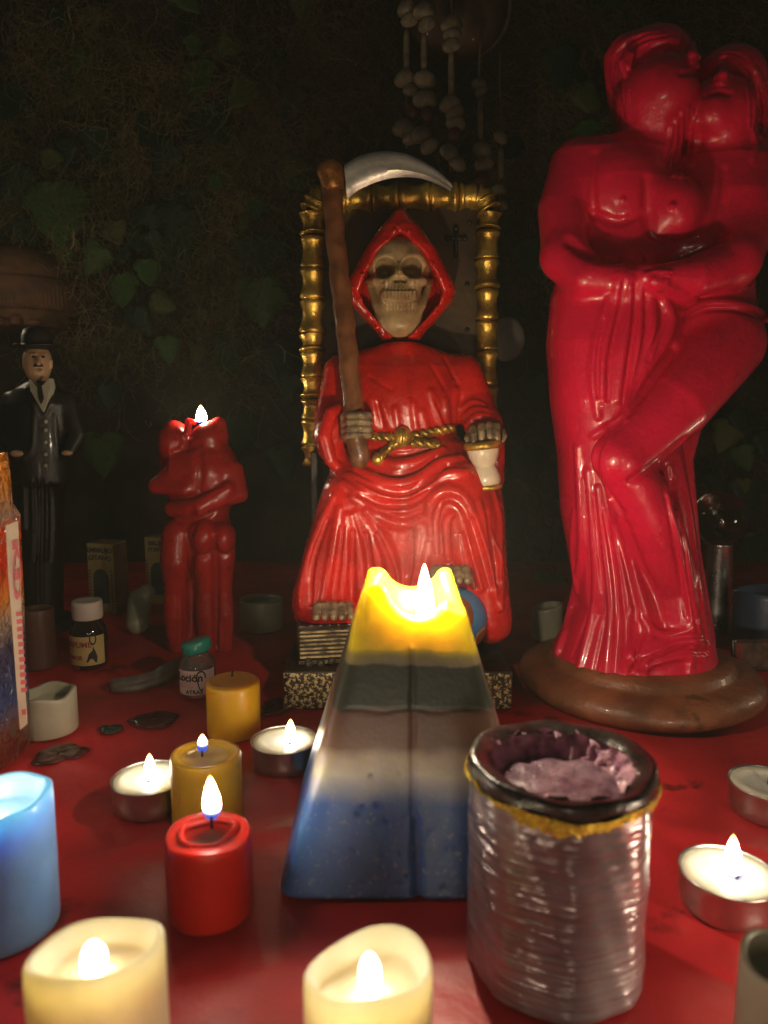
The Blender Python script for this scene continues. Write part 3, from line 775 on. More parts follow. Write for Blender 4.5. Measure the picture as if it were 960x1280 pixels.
# two torsos
C.loft(px_rows([(178, 728, 805, .548, .020), (196, 700, 835, .545, .028), (235, 700, 842, .542, .032), (280, 712, 836, .542, .031), (350, 705, 840, .538, .032)]), 0.008)
C.loft(px_rows([(188, 862, 950, .552, .020), (205, 838, 968, .548, .028), (250, 822, 972, .545, .033), (300, 818, 958, .544, .033), (345, 812, 938, .540, .034), (375, 806, 938, .538, .037), (400, 800, 944, .536, .040), (440, 800, 946, .534, .038), (470, 800, 915, .532, .03)]), 0.008)
C.ell(q(774, 236, .522), (40 * E, .015, 40 * E), 0.012)
C.ell(q(843, 262, .519), (32 * E, .019, 38 * E), 0.011)
C.ell(q(930, 262, .528), (24 * E, .018, 32 * E), 0.008)
# arms
C.chain([q(722, 208, .540), q(704, 262, .530), q(706, 318, .516)], [33 * E, 30 * E, 27 * E], 0.008)
C.chain([q(706, 322, .515), q(735, 346, .500), q(776, 352, .492), q(796, 350, .490)], [27 * E, 23 * E, 17 * E, 12 * E], 0.006)
C.chain([q(942, 205, .545), q(944, 270, .526), q(918, 326, .506)], [31 * E, 30 * E, 28 * E], 0.008)
C.chain([q(918, 328, .505), q(868, 346, .492), q(826, 346, .486), q(806, 340, .488)], [27 * E, 22 * E, 14 * E, 9 * E], 0.006)
# raised thigh and shin, trailing cloth
C.chain([q(904, 430, .514), q(842, 505, .488), q(776, 572, .473)], [47 * E, 42 * E, 31 * E], 0.005)
C.chain([q(776, 574, .473), q(812, 650, .485), q(846, 735, .494), q(852, 790, .490)], [29 * E, 35 * E, 27 * E, 24 * E], 0.005)
C.chain([q(852, 795, .492), q(818, 812, .480), q(790, 822, .476)], [20 * E, 17 * E, 11 * E], 0.007)
C.chain([q(866, 520, .548), q(848, 575, .548), q(858, 690, .545), q(872, 800, .535)], [14 * E, 18 * E, 18 * E, 22 * E], 0.008)
# necks and thrown-back heads
C.chain([q(796, 200, .548), q(815, 160, .540)], [40 * E, 36 * E], 0.010)
C.ell(q(821, 126, .539), (48 * E, .029, 47 * E), 0.007)
C.chain([q(905, 210, .548), q(902, 175, .540)], [36 * E, 33 * E], 0.010)
C.ell(q(899, 150, .541), (41 * E, .027, 44 * E), 0.007)
def head(u, v, Y, s, lean, chin, nose, tu):
    C.ell(q(u, v, Y + .007), (48 * s * E, .031 * s, 43 * s * E), 0.006)
    C.chain([q(u + lean, v + 24, Y - .018), q(*chin, Y - .030)], [30 * s * E, 19 * s * E], 0.008)       # jaw and chin
    C.chain([q(chin[0] + 4, chin[1] - 12, Y - .034), q(chin[0] + 6, chin[1] - 15, Y - .034)], [8 * s * E, 6 * s * E], 0.004)
    nu, nv = nose
    C.chain([q(nu + 1, nv - 14, Y - .026), q(nu, nv, Y - .0335)], [4 * s * E, 6.5 * s * E], 0.003)     # nose
    C.chain([q(nu - 7, nv + 2, Y - .030)], [4.2 * s * E], 0.002); C.chain([q(nu + 7, nv + 2, Y - .030)], [4.2 * s * E], 0.002)
    for dv, rr in ((10, 3.6), (15, 4.0)):
        C.chain([q(nu - 11, nv + dv + 1, Y - .030), q(nu - 2, nv + dv - 2, Y - .034), q(nu + 8, nv + dv, Y - .031)], [rr * .5 * E, rr * E, rr * .5 * E], 0.002)   # lips
    C.stroke([(nu - 11, nv + 13.5), (nu - 2, nv + 11.5), (nu + 8, nv + 13.5)], 0.0008, 0.001, sub=True)
    C.stroke([(nu - 13, nv + 22), (nu - 3, nv + 20), (nu + 8, nv + 22)], 0.0016, 0.003, sub=True)
    for sd in (-1, 1):
        C.ell(q(nu + sd * 17, nv - 16, Y - .027), (8 * E, .004, 4.5 * E), 0.004, sub=True)
head(815, 82, .552, 1.0, 16, (844, 112), (865, 70), 1)
head(908, 104, .553, .94, -8, (891, 142), (903, 95), -1)
C.chain([q(784, 66, .535), q(777, 78, .533), q(781, 92, .533), q(787, 100, .534)], [4 * E, 4.5 * E, 4 * E, 5 * E], 0.002)    # ear
C.chain([q(790, 68, .532), q(786, 84, .531)], [3 * E, 3 * E], 0.002)
# hair masses
C.chain([q(780, 60, .556), q(815, 46, .560), q(850, 52, .558)], [15 * E, 15 * E, 12 * E], 0.006)
C.chain([q(772, 75, .560), q(774, 120, .560), q(782, 155, .562)], [17 * E, 15 * E, 12 * E], 0.006)
C.chain([q(892, 80, .572), q(922, 78, .568), q(944, 102, .558), q(950, 150, .554), q(946, 190, .556)], [16 * E, 18 * E, 16 * E, 14 * E, 11 * E], 0.006)
for ln in ([(768, 68), (776, 55), (796, 45), (824, 40)], [(770, 82), (768, 105), (774, 135)], [(800, 58), (820, 50), (846, 50)], [(780, 105), (780, 125), (786, 148)], [(935, 75), (950, 100), (954, 140)], [(926, 82), (940, 110), (942, 150)], [(946, 90), (957, 120), (958, 165)], [(936, 150), (944, 180), (940, 200)]):
    C.stroke(ln, 0.0018, 0.002, off=.3)
for ln in ([(772, 62), (786, 50), (806, 42)], [(790, 56), (808, 47), (832, 43)], [(775, 90), (772, 112), (778, 140)], [(766, 74), (764, 96), (768, 122)], [(812, 58), (832, 52), (852, 58)], [(784, 112), (785, 130), (790, 150)],
           [(900, 66), (922, 66), (940, 80)], [(890, 74), (912, 70), (934, 86)], [(930, 96), (936, 125), (936, 160)], [(942, 110), (948, 140), (946, 178)], [(950, 104), (956, 135), (952, 172)]):
    C.stroke(ln, 0.0012, 0.0012, off=.2)
    C.stroke([(u + 3.2, v + 2.0) for u, v in ln], 0.0009, 0.0010, sub=True)
for u0, u1, v0, v1 in ((846, 836, 150, 212), (853, 843, 140, 220), (859, 851, 135, 222), (865, 858, 140, 216), (871, 866, 150, 205), (840, 828, 160, 202)):
    C.stroke([(u0, v0), ((u0 + u1) / 2 + 1, (v0 + v1) / 2), (u1, v1)], 0.0022, 0.002, off=.1)
# body marks
C.stroke([(744, 192), (741, 232), (742, 268)], [.0004, .0012, .0014], 0.004, sub=True)
C.stroke([(742, 268), (772, 277), (804, 268)], [.0010, .0016, .0004], 0.005, sub=True)
C.stroke([(808, 225), (809, 250), (813, 290)], [.0005, .0016, .0016], 0.006, sub=True)
C.chain([C.hit(841, 257)], [0.0022], 0.002); C.chain([C.hit(841, 257)], [0.0011], 0.0006)
C.chain([C.hit(779, 249)], [0.0016], 0.001)
C.stroke([(815, 296), (842, 304), (868, 297)], 0.0014, 0.003, sub=True)
C.stroke([(712, 302), (745, 322), (780, 330)], 0.0030, 0.006, sub=True)
C.stroke([(905, 212), (902, 260), (888, 300)], 0.0018, 0.004, sub=True)
C.stroke([(852, 322), (885, 308), (905, 300)], 0.0020, 0.004, sub=True)
# fingers
for i in range(4):
    C.stroke([(838 - i * 2, 340 + i * 5), (820 - i * 2, 341 + i * 5), (806 + i * 2, 343 + i * 4)], 0.0022, 0.001, off=.0)
    C.stroke([(838 - i * 2, 342.5 + i * 5), (812, 344.5 + i * 4.6)], 0.0010, 0.0008, sub=True)
# gathered cloth
for ln, r in (([(784, 318), (776, 345), (770, 380), (754, 440), (752, 500)], .0034), ([(792, 318), (788, 350), (786, 390), (778, 440), (772, 500)], .0034), ([(800, 322), (800, 360), (800, 400), (796, 450), (784, 510)], .0034),
              ([(808, 345), (814, 385), (814, 430), (800, 480), (782, 525)], .0032), ([(814, 352), (835, 385), (838, 410), (815, 460)], .0030), ([(762, 372), (748, 420), (742, 470), (748, 520)], .0026), ([(818, 356), (850, 372), (872, 384)], .0026), ([(818, 350), (845, 362), (868, 372)], .0022)):
    C.stroke(ln, r, 0.003, off=.35)
for ln in ([(780, 350), (772, 400), (762, 450), (760, 500)], [(794, 355), (793, 400), (786, 450), (778, 505)], [(807, 365), (807, 410), (800, 455), (786, 505)], [(824, 375), (826, 405), (810, 450)], [(754, 400), (747, 450), (747, 495)]):
    C.stroke(ln, 0.0014, 0.002, sub=True)
C.stroke([(852, 392), (880, 380), (915, 380), (945, 388), (960, 400)], 0.0030, 0.002, off=.1)
C.stroke([(856, 398), (884, 387), (916, 387), (944, 395)], 0.0014, 0.0025, sub=True)
C.stroke([(742, 545), (765, 530), (780, 515)], 0.0022, 0.003, off=.3)
C.stroke([(776, 640), (756, 612), (743, 585), (746, 560), (762, 535), (785, 512), (815, 475), (842, 436)], 0.0034, 0.004, sub=True)
C.stroke([(782, 655), (795, 690), (818, 745), (830, 785)], 0.0024, 0.004, sub=True)
C.stroke([(790, 600), (812, 588), (836, 566), (852, 552)], 0.0032, 0.004, sub=True)
C.stroke([(846, 640), (842, 610), (836, 585)], 0.0026, 0.004, sub=True)
# long folds of the skirt
for ln, r in (([(722, 560), (727, 630), (727, 700), (712, 770), (700, 815)], .0034), ([(735, 590), (742, 660), (746, 740), (734, 800), (724, 835)], .0032), ([(748, 610), (756, 680), (764, 760), (758, 842)], .0030), ([(762, 625), (776, 700), (784, 770), (780, 845)], .0028), ([(775, 650), (796, 730), (812, 790), (806, 845)], .0026),
              ([(838, 585), (850, 660), (864, 740), (876, 815)], .0026), ([(828, 590), (836, 640), (852, 700), (866, 780), (862, 840)], .0024), ([(848, 570), (862, 650), (872, 735), (886, 815)], .0024), ([(706, 790), (698, 812), (694, 830)], .0026), ([(790, 760), (820, 790), (848, 792), (872, 780)], .0022),
              ([(800, 820), (835, 805), (870, 800), (885, 808)], .0022), ([(800, 835), (840, 822), (880, 822)], .0020), ([(718, 640), (716, 690), (722, 740)], .0022)):
    C.stroke(ln, r, 0.003, off=.35)
for ln in ([(729, 600), (735, 680), (735, 760), (716, 820)], [(742, 620), (750, 700), (756, 770), (744, 838)], [(755, 640), (767, 710), (772, 780), (768, 842)], [(768, 655), (788, 730), (798, 790), (792, 840)], [(843, 600), (856, 690), (872, 790)], [(832, 620), (846, 690), (858, 770)], [(810, 812), (845, 798), (878, 795)], [(812, 830), (850, 815), (884, 815)]):
    C.stroke(ln, 0.0015, 0.002, sub=True, off=-.1)
mk('figures', C.mesh(), M['couple'], couple)

# ------------------------------------------------------------------ the small red couple candle
M['couple_wax'] = mat('red_couple_wax', (0.40, 0.020, 0.018), 0.30, var=0.12, vscale=40, bump=0.0007, bscale=90, sss=0.7, sssr=(1, .12, .05), sscale=0.014, coat=0.2)
YW = 0.622
wb = at(250, 810, YW); wb[2] = 0
cw = thing('couple_candle', wb, 'small lit red wax candle shaped as an embracing couple seen from behind', 'candle')
C = Clay((-0.215, 0.575, -0.002), (-0.110, 0.672, 0.212), 0.0010)
E = mm(1, YW)
C.loft(px_rows([(552, 238, 282, YW, .016), (566, 220, 292, YW, .024), (590, 208, 302, YW, .028), (615, 210, 300, YW, .028), (632, 216, 288, YW, .024), (645, 218, 286, YW, .022), (670, 210, 290, YW, .018), (705, 210, 286, YW, .012), (760, 212, 284, YW, .010), (806, 208, 288, YW, .012), (816, 206, 290, YW, .014)]), 0.0, p=2.3)
C.ell(q(218, 553, YW - .004), (20 * E, .018, 27 * E), 0.005); C.chain([q(214, 560, YW + .004), q(208, 605, YW + .004)], [15 * E, 10 * E], 0.005)
C.ell(q(262, 548, YW - .004), (22 * E, .017, 22 * E), 0.005); C.chain([q(274, 530, YW - .006), q(277, 545, YW - .006)], [9 * E, 8 * E], 0.004)
C.ell(q(251, 526, YW + .000), (13 * E, .012, 9 * E), 0.003, sub=True)
C.chain([q(234, 542, YW - .014), q(236, 527, YW - .012), q(242, 528, YW - .012)], [4 * E, 4.5 * E, 3.5 * E], 0.002)
C.chain([q(222, 590, YW - .016), q(196, 607, YW - .018)], [17 * E, 9 * E], 0.006); C.chain([q(196, 607, YW - .018), q(232, 612, YW - .026)], [9 * E, 8 * E], 0.004)
C.chain([q(290, 590, YW - .010), q(300, 618, YW - .018), q(270, 628, YW - .030)], [15 * E, 10 * E, 8 * E], 0.005)
C.chain([q(284, 612, YW - .026), q(250, 634, YW - .034), q(216, 636, YW - .024)], [9 * E, 11 * E, 10 * E], 0.004)
C.ell(q(252, 590, YW - .016), (26 * E, .014, 24 * E), 0.006)
C.chain([q(223, 668, YW - .014), q(221, 700, YW - .016), q(220, 740, YW - .013), q(220, 768, YW - .012), q(222, 810, YW - .010)], [20 * E, 20 * E, 14.5 * E, 16 * E, 11 * E], 0.003)
C.chain([q(255, 668, YW - .020), q(257, 698, YW - .018), q(258, 738, YW - .014), q(258, 766, YW - .013), q(260, 812, YW - .011)], [18 * E, 16 * E, 11.5 * E, 13.5 * E, 10 * E], 0.003)
C.chain([q(279, 668, YW - .018), q(280, 698, YW - .015), q(280, 738, YW - .011), q(281, 766, YW - .010), q(281, 812, YW - .009)], [15 * E, 13.5 * E, 10 * E, 11.5 * E, 9 * E], 0.003)
C.ell(q(254, 672, YW - .026), (15 * E, .010, 17 * E), .004); C.ell(q(280, 673, YW - .024), (13 * E, .010, 17 * E), .004)
C.stroke([(240, 690), (254, 695), (268, 690), (282, 694), (292, 688)], .0014, .003, sub=True)
C.stroke([(240, 640), (241, 700), (244, 760), (245, 806)], 0.0040, 0.004, sub=True)
C.stroke([(269, 672), (270, 730), (271, 806)], 0.0018, 0.004, sub=True)
C.stroke([(215, 622), (245, 620), (280, 605)], 0.0016, 0.003, sub=True)
C.stroke([(222, 652), (250, 648), (284, 632)], 0.0014, 0.003, sub=True)
C.stroke([(250, 565), (251, 590), (249, 612)], 0.0014, 0.005, sub=True)
C.stroke([(214, 566), (232, 562), (250, 556)], 0.0016, 0.003, sub=True)
for u, v0, v1 in ((268, 770, 806), (275, 780, 814), (283, 770, 810), (288, 760, 806), (212, 560, 590), (222, 540, 556), (231, 545, 560), (240, 700, 790), (224, 740, 800)):
    C.stroke([(u, v0), (u + 1, (v0 + v1) / 2), (u, v1)], 0.0018, 0.0015, off=.3)
mk('wax_body', C.mesh(), M['couple_wax'], cw)
# ------------------------------------------------------------------ flames and wicks
def flame(parent, u, v0, v1, w, Y, blue=0.0, tip=False, soft=False, wick=0.0, lean=0.0, glow='flame'):
    """a flame between pixel rows v0 (foot) and v1 (tip), w pixels wide, on the plane y = Y"""
    a, b = at(u, v0, Y), at(u + lean, v1, Y); H = b[2] - a[2]; R = mm(w / 2, Y, v0)
    prof = [(.30, 0), (.62, .06), (.88, .16), (1.0, .30), (.96, .44), (.80, .60), (.58, .74), (.34, .87), (.14, .96), (.02, 1.0)] if not soft else [(.80, 0), (.95, .15), (1.0, .32), (.95, .52), (.80, .70), (.58, .84), (.30, .95), (.03, 1.0)]
    lo = 0
    bodyp = [(max(p_[0], .01), p_[1]) for p_ in smooth_line([np.array(p_) for p_ in prof], 4)]
    def sh(r, z, ang, i): return R * r * (1 + .05 * math.sin(ang * 2 + z * 4 + u)), H * z
    g = lathe([(r, z) for r, z in bodyp], a, 20, wob=sh); V = g[0]
    t = (V[:, 2] - a[2]) / H; V[:, 0] += (b[0] - a[0]) * t + 0.04 * R * np.sin(t * 5)
    f = mk('flame', (V, g[1]), M[('flame_small' if blue > .4 else 'flame_votive' if blue > .2 else 'flame_tea') if blue else glow], parent)
    if False:
        r0 = bodyp[0]
        g = lathe([(.25, -.02), (.6, .04)] + [(r * 1.02, z) for r, z in prof if 0.05 < z < lo] + [(r0[0] * 1.02, r0[1])], a, 20, wob=lambda r, z, an, i: (R * r, H * z), cap=False)
        mk('flame_foot', g, M['flame_blue'], f)
    if wick:
        mk('wick', tube([a + np.array([0, 0, -wick]), a + np.array([0, -R * .3, -wick * .3]), a + np.array([R * .2, -R * 1.02, H * .16])], [.0006, .0006, .0005], 8, sm=4), M['wick'], parent)
    return f
# the couple candle's flame stands in its melted heads
flame(cw, 252, 529, 506, 13, YW - .006, wick=.004, lean=-1, glow='flame_couple')

def wax(name, col, sss=0.6, sssr=(1, .6, .3), sscale=0.012, rough=.38, var=.08, **k):
    return mat(name, col, rough, var=var, vscale=45, bump=k.pop('bump', 0.0006), bscale=k.pop('bscale', 70), sss=sss, sssr=sssr, sscale=sscale, coat=.1, **k)
M['yellow_wax'] = wax('yellow_wax', (0.74, 0.40, 0.014), .55, (1, .5, .08), .008)
M['olive_wax'] = wax('mustard_wax', (0.52, 0.30, 0.015), .55, (1, .55, .08), .008)
M['red_wax'] = wax('red_wax', (0.62, 0.022, 0.012), .6, (1, .12, .06), .012)
M['blue_wax'] = wax('blue_wax', (0.20, 0.42, 0.82), .8, (.4, .7, 1), .018)
M['cream_wax'] = wax('cream_wax', (0.80, 0.70, 0.48), .85, (1, .82, .50), .018, rough=.45)
M['grey_wax'] = wax('grey_white_wax', (0.50, 0.47, 0.36), .4, (1, .8, .6), .006)
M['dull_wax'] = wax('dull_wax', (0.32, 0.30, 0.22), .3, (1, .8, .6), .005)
M['white_wax'] = wax('tealight_wax', (0.82, 0.76, 0.58), .6, (1, .8, .5), .008, rough=.3)
M['tin'] = mat('tealight_tin', (0.62, 0.60, 0.58), .32, metal=1.0, var=.15, bump=.0003, bscale=200)

def pillar(name, u, v, h, r, m, label, pool=0.002, poolr=.75, rim=None, group=None, wall=0.12, dome=0.0, seg=64):
    """a pillar candle whose top face is centred on pixel (u, v)"""
    c = ground(u, v, h); c[2] = 0
    t = thing(name, c, label, 'candle', group)
    ph = (u * 7 + v) % 6.28
    prof = [(0.0, 0), (.96, 0), (.99, .02 * h), (1.0, .06 * h), (1.0, .5 * h), (.998, h * .9), (.99, h - .0012), (.97, h - .0004), (.94, h)]
    n_out = len(prof)
    prof += [(poolr + .04, h - .0002 + dome), (poolr, h - .0006 + dome), (poolr - .05, h - pool * .8 + dome), (poolr - .12, h - pool + dome), (poolr * .4, h - pool + dome), (0.001, h - pool * .95 + dome)]
    def wob(q_, z, a, i):
        rr = r * q_ * (1 + .012 * math.sin(2 * a + ph) + .006 * math.sin(5 * a + 2 * ph + z * 60))
        zz = z
        if rim is not None and z > h * .5: zz = z + rim(a, q_) * (1 if q_ > .9 else max(0, (q_ - poolr * .5)) / max(.9 - poolr * .5, .01)) * min(1, (z - h * .5) / (h * .3))
        return rr, zz
    mk('wax_body', lathe(prof, c, seg, wob=wob), m, t)
    return t, c
def stub(t, u, v, Y, L=.005):
    a = at(u, v, Y); mk('wick', tube([a + np.array([0, 0, -.002]), a + np.array([.0003, 0, L * .5]), a + np.array([.0012, -.0004, L])], [.0007, .0007, .0005], 8, sm=3), M['wick'], t)
# the two yellow votives and the red one
t, c = pillar('votive_candle', 291, 851, .034, mm(34, .455), M['yellow_wax'], 'unlit bright yellow votive candle beside the bottle with a teal cap', pool=.0006, poolr=.8, dome=.0012)
stub(t, 290, 842, c[1], .002)
t, c = pillar('votive_candle', 257, 941, .036, mm(44.5, .352), M['olive_wax'], 'lit mustard-yellow votive candle behind the red candle', pool=.0016, poolr=.78)
flame(t, 253, 940, 917, 13, c[1], blue=.42, wick=.004)
t, c = pillar('votive_candle', 260, 1040, .034, mm(55.5, .285), M['red_wax'], 'lit red votive candle with a melted red pool on top', pool=.0022, poolr=.62, rim=lambda a, k: .0004 * math.sin(3 * a))
flame(t, 265, 1024, 969, 22, c[1] - .001, blue=.24, wick=.004, lean=-2)
mk('melted_rim', lathe([(.0100, .0336), (.0112, .0346), (.0106, .0354), (.0094, .0350), (.0088, .0338)], c, 40, wob=lambda r, z, a, i: (r * (1 + .10 * math.sin(2 * a + .5) + .05 * math.sin(5 * a)), z + .0008 * math.sin(a * 2 + 1)), cap=False), M['red_wax'], t)
# blue candle cut by the left edge
t, c = pillar('pillar_candle', -8, 993, .056, mm(66, .290), M['blue_wax'], 'pale blue pillar candle glowing at the left edge of the cloth', pool=.010, poolr=.84, rim=lambda a, k: .0012 * math.sin(2 * a + 1) + .0006 * math.sin(5 * a))
flame(t, -16, 1000, 962, 22, c[1], wick=.006)
# two cream candles with rounded flames in front
def wavy(pk_, amp, low): return lambda a, k: amp * (0.5 + .5 * math.cos(a - pk_)) - low + .0006 * math.sin(3 * a + 1)
t, c = pillar('pillar_candle', 120, 1182, .056, mm(91, .187), M['cream_wax'], 'cream pillar candle with a wavy rim at the lower left corner', pool=.0085, poolr=.86, rim=lambda a, k: -.0040 * math.sin(a) + .0012 * math.cos(a) + .0008 * math.sin(3 * a + 1))
flame(t, 117, 1216, 1176, 31, c[1] - .001, soft=True, glow='flame_soft')
t, c = pillar('pillar_candle', 460, 1206, .050, mm(88, .192), M['cream_wax'], 'glowing cream pillar candle at the bottom centre, before the layered pyramid', pool=.0085, poolr=.88, rim=lambda a, k: -.0045 * math.sin(a) + .0050 * max(0, math.cos(a - 1.05)) ** 4 - .0022 * max(0, -math.cos(a)) + .0005 * math.sin(4 * a))
flame(t, 462, 1240, 1191, 29, c[1] - .001, soft=True, glow='flame_soft')
t, c = pillar('pillar_candle', 982, 1200, .046, mm(56, .20), M['grey_wax'], 'pale translucent candle cut by the lower right edge', pool=.006, poolr=.84, rim=wavy(1.4, .003, .0015))
# older stubs at the back
t, c = pillar('votive_candle', 58, 864, .026, mm(35, .465), M['grey_wax'], 'burnt-down greyish white votive beside the wrapped obelisk candle', pool=.007, poolr=.80, rim=lambda a, k: .0010 * math.sin(4 * a + .7) + .0006 * math.sin(2 * a))
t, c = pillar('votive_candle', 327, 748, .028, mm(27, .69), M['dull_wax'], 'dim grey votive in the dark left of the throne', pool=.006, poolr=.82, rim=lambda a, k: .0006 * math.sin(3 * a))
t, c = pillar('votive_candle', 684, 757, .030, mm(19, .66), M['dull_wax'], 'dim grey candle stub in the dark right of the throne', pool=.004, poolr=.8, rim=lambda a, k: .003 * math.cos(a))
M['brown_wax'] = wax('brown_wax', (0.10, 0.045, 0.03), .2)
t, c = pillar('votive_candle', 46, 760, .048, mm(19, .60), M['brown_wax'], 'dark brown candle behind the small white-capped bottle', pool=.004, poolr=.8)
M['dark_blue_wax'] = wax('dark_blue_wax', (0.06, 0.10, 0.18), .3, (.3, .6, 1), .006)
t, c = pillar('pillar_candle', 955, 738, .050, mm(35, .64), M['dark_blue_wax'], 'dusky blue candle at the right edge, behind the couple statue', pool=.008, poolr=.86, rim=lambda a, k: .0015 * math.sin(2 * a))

# ------------------------------------------------------------------ tealights
def tealight(u, v, label, lit, tilt=0):
    h = .0155; c = ground(u, v, h); c[2] = 0; r = .0190
    t = thing('tealight', c, label, 'tealight', 'tealights on the red cloth')
    ph = (u * 3 + v) % 6
    mk('tin_cup', lathe([(0.0, .0004), (.0172, .0004), (.0180, .0012), (.0186, .006), (.0188, .0145), (.0193, .0152), (.0194, .0156), (.0189, .0158), (.0184, .0154), (.0183, .013), (.002, .0128)], c, 56,
        wob=lambda R, z, a, i: (R * (1 + .004 * math.sin(2 * a + ph) + (.003 * math.sin(28 * a) if .002 < z < .014 else 0)), z)), M['tin'], t)
    mk('wax_pool', lathe([(.0182, .0138), (.0181, .0150), (.0176, .0153), (.013, .0150), (.0115, .0146), (.0100, .0142), (.004, .0142), (.0005, .0142)], c, 48, wob=lambda R, z, a, i: (R * (1 + (.05 * math.sin(2 * a + ph) if R < .014 else 0)), z)), M['white_wax'], t)
    return t, c
t, c = tealight(355, 924, 'lit tealight right of the yellow votive candles', True)
flame(t, 362, 930, 898, 13, c[1], blue=.16, wick=.004, lean=1.5)
t, c = tealight(187, 971, 'lit tealight left of the mustard-yellow votive candle', True)
flame(t, 187, 978, 941, 14, c[1], blue=.16, wick=.004)
t, c = tealight(910, 1089, 'lit tealight at the right, in front of the couple statue', True)
flame(t, 915, 1097, 1042, 21, c[1], blue=.14, wick=.004, lean=2.5)
t, c = tealight(961, 978, 'unlit tealight cut by the right edge of the photograph', False)
stub(t, 961, 976, c[1], .004)

# ------------------------------------------------------------------ the layered pyramid candle
PB, PR, PTOP = 0.285, 0.0585, 0.120       # front foot, half base, height
pcx = (at(347, 1105, PB)[0] + at(690, 1105, PB)[0]) / 2
PCY = PB + PR
pyr = thing('pyramid_candle', (pcx, PCY, 0), 'tall lit pyramid candle of yellow, green, red, white and blue wax layers', 'candle')
def half(z): return PR * (1 - z / PTOP * 0.615)
def front_z(v):
    z = .05
    for _ in range(30): z = 0.5 * z + .5 * at(518, v, PCY - half(z))[2]
    return z
zb = [front_z(v) for v in (985, 940, 888, 829)]
def layered(name):
    m = bpy.data.materials.new(name); m.use_nodes = True; nt = m.node_tree; b = nt.nodes['Principled BSDF']; N = nt.nodes.new; L = nt.links.new
    tc = N('ShaderNodeTexCoord'); sp = N('ShaderNodeSeparateXYZ'); L(tc.outputs['Object'], sp.inputs[0])
    nz = N('ShaderNodeTexNoise'); nz.inputs['Scale'].default_value = 55; nz.inputs['Detail'].default_value = 6; L(tc.outputs['Object'], nz.inputs['Vector'])
    ma = N('ShaderNodeMath'); ma.operation = 'MULTIPLY_ADD'; ma.inputs[1].default_value = .007; L(nz.outputs['Fac'], ma.inputs[0]); L(sp.outputs['Z'], ma.inputs[2])
    mr = N('ShaderNodeMapRange'); mr.inputs[1].default_value = 0.0035; mr.inputs[2].default_value = PTOP + .0035; L(ma.outputs[0], mr.inputs[0])
    cr_ = N('ShaderNodeValToRGB'); L(mr.outputs[0], cr_.inputs[0]); el = cr_.color_ramp.elements
    st = [(0, (.050, .14, .40)), (zb[0] - .007, (.060, .17, .52)), (zb[0] + .005, (.68, .67, .62)), (zb[1] - .003, (.62, .54, .45)), (zb[1] + .002, (.23, .135, .11)), (zb[2] - .0006, (.18, .095, .08)), (zb[2] + .0004, (.052, .060, .050)), (zb[3] - .0012, (.060, .064, .052)), (zb[3] - .0004, (.30, .26, .17)), (zb[3] + .003, (.40, .33, .14)), (zb[3] + .006, (.92, .78, .05))]
    el[0].position = 0; el[0].color = (*st[0][1], 1); el[1].position = min(1, st[-1][0] / PTOP); el[1].color = (*st[-1][1], 1)
    for z, c_ in st[1:-1]:
        e_ = el.new(z / PTOP); e_.color = (*c_, 1)
    n2 = N('ShaderNodeTexNoise'); n2.inputs['Scale'].default_value = 420; n2.inputs['Detail'].default_value = 3; L(tc.outputs['Object'], n2.inputs['Vector'])
    r2 = N('ShaderNodeMapRange'); r2.inputs[1].default_value = .60; r2.inputs[2].default_value = .70; L(n2.outputs['Fac'], r2.inputs[0])
    lowm = N('ShaderNodeMapRange'); lowm.inputs[1].default_value = zb[1]; lowm.inputs[2].default_value = zb[0] - .01; lowm.inputs[4].default_value = .45; L(sp.outputs['Z'], lowm.inputs[0])
    mu = N('ShaderNodeMath'); mu.operation = 'MULTIPLY'; L(r2.outputs[0], mu.inputs[0]); L(lowm.outputs[0], mu.inputs[1])
    mx = N('ShaderNodeMix'); mx.data_type = 'RGBA'; L(mu.outputs[0], mx.inputs[0]); L(cr_.outputs[0], mx.inputs[6]); mx.inputs[7].default_value = (.45, .47, .48, 1)
    n5 = N('ShaderNodeTexNoise'); n5.inputs['Scale'].default_value = 30; n5.inputs['Detail'].default_value = 8; L(tc.outputs['Object'], n5.inputs['Vector'])
    r5 = N('ShaderNodeMapRange'); r5.inputs[1].default_value = .3; r5.inputs[2].default_value = .7; r5.inputs[3].default_value = .7; r5.inputs[4].default_value = 1.15; L(n5.outputs['Fac'], r5.inputs[0])
    m5 = N('ShaderNodeMix'); m5.data_type = 'RGBA'; m5.blend_type = 'MULTIPLY'; m5.inputs[0].default_value = 1; L(mx.outputs[2], m5.inputs[6]); L(r5.outputs[0], m5.inputs[7])
    L(m5.outputs[2], b.inputs['Base Color'])
    b.inputs['Roughness'].default_value = .34; b.inputs['Subsurface Weight'].default_value = .75; b.inputs['Subsurface Radius'].default_value = (1, 1.0, .22); b.inputs['Subsurface Scale'].default_value = .014
    n4 = N('ShaderNodeTexNoise'); n4.inputs['Scale'].default_value = 160; n4.inputs['Detail'].default_value = 5; L(tc.outputs['Object'], n4.inputs['Vector'])
    vo = N('ShaderNodeTexVoronoi'); vo.inputs['Scale'].default_value = 420; L(tc.outputs['Object'], vo.inputs['Vector'])
    ad = N('ShaderNodeMath'); ad.operation = 'MULTIPLY_ADD'; ad.inputs[1].default_value = .35; L(vo.outputs['Distance'], ad.inputs[0]); L(n4.outputs['Fac'], ad.inputs[2])
    bp = N('ShaderNodeBump'); bp.inputs['Distance'].default_value = .00022; bp.inputs['Strength'].default_value = .6; L(ad.outputs[0], bp.inputs['Height']); L(bp.outputs[0], b.inputs['Normal'])
    return m
C = Clay((pcx - PR - .004, PCY - PR - .004, -.002), (pcx + PR + .004, PCY + PR + .004, PTOP + .012), 0.0009)
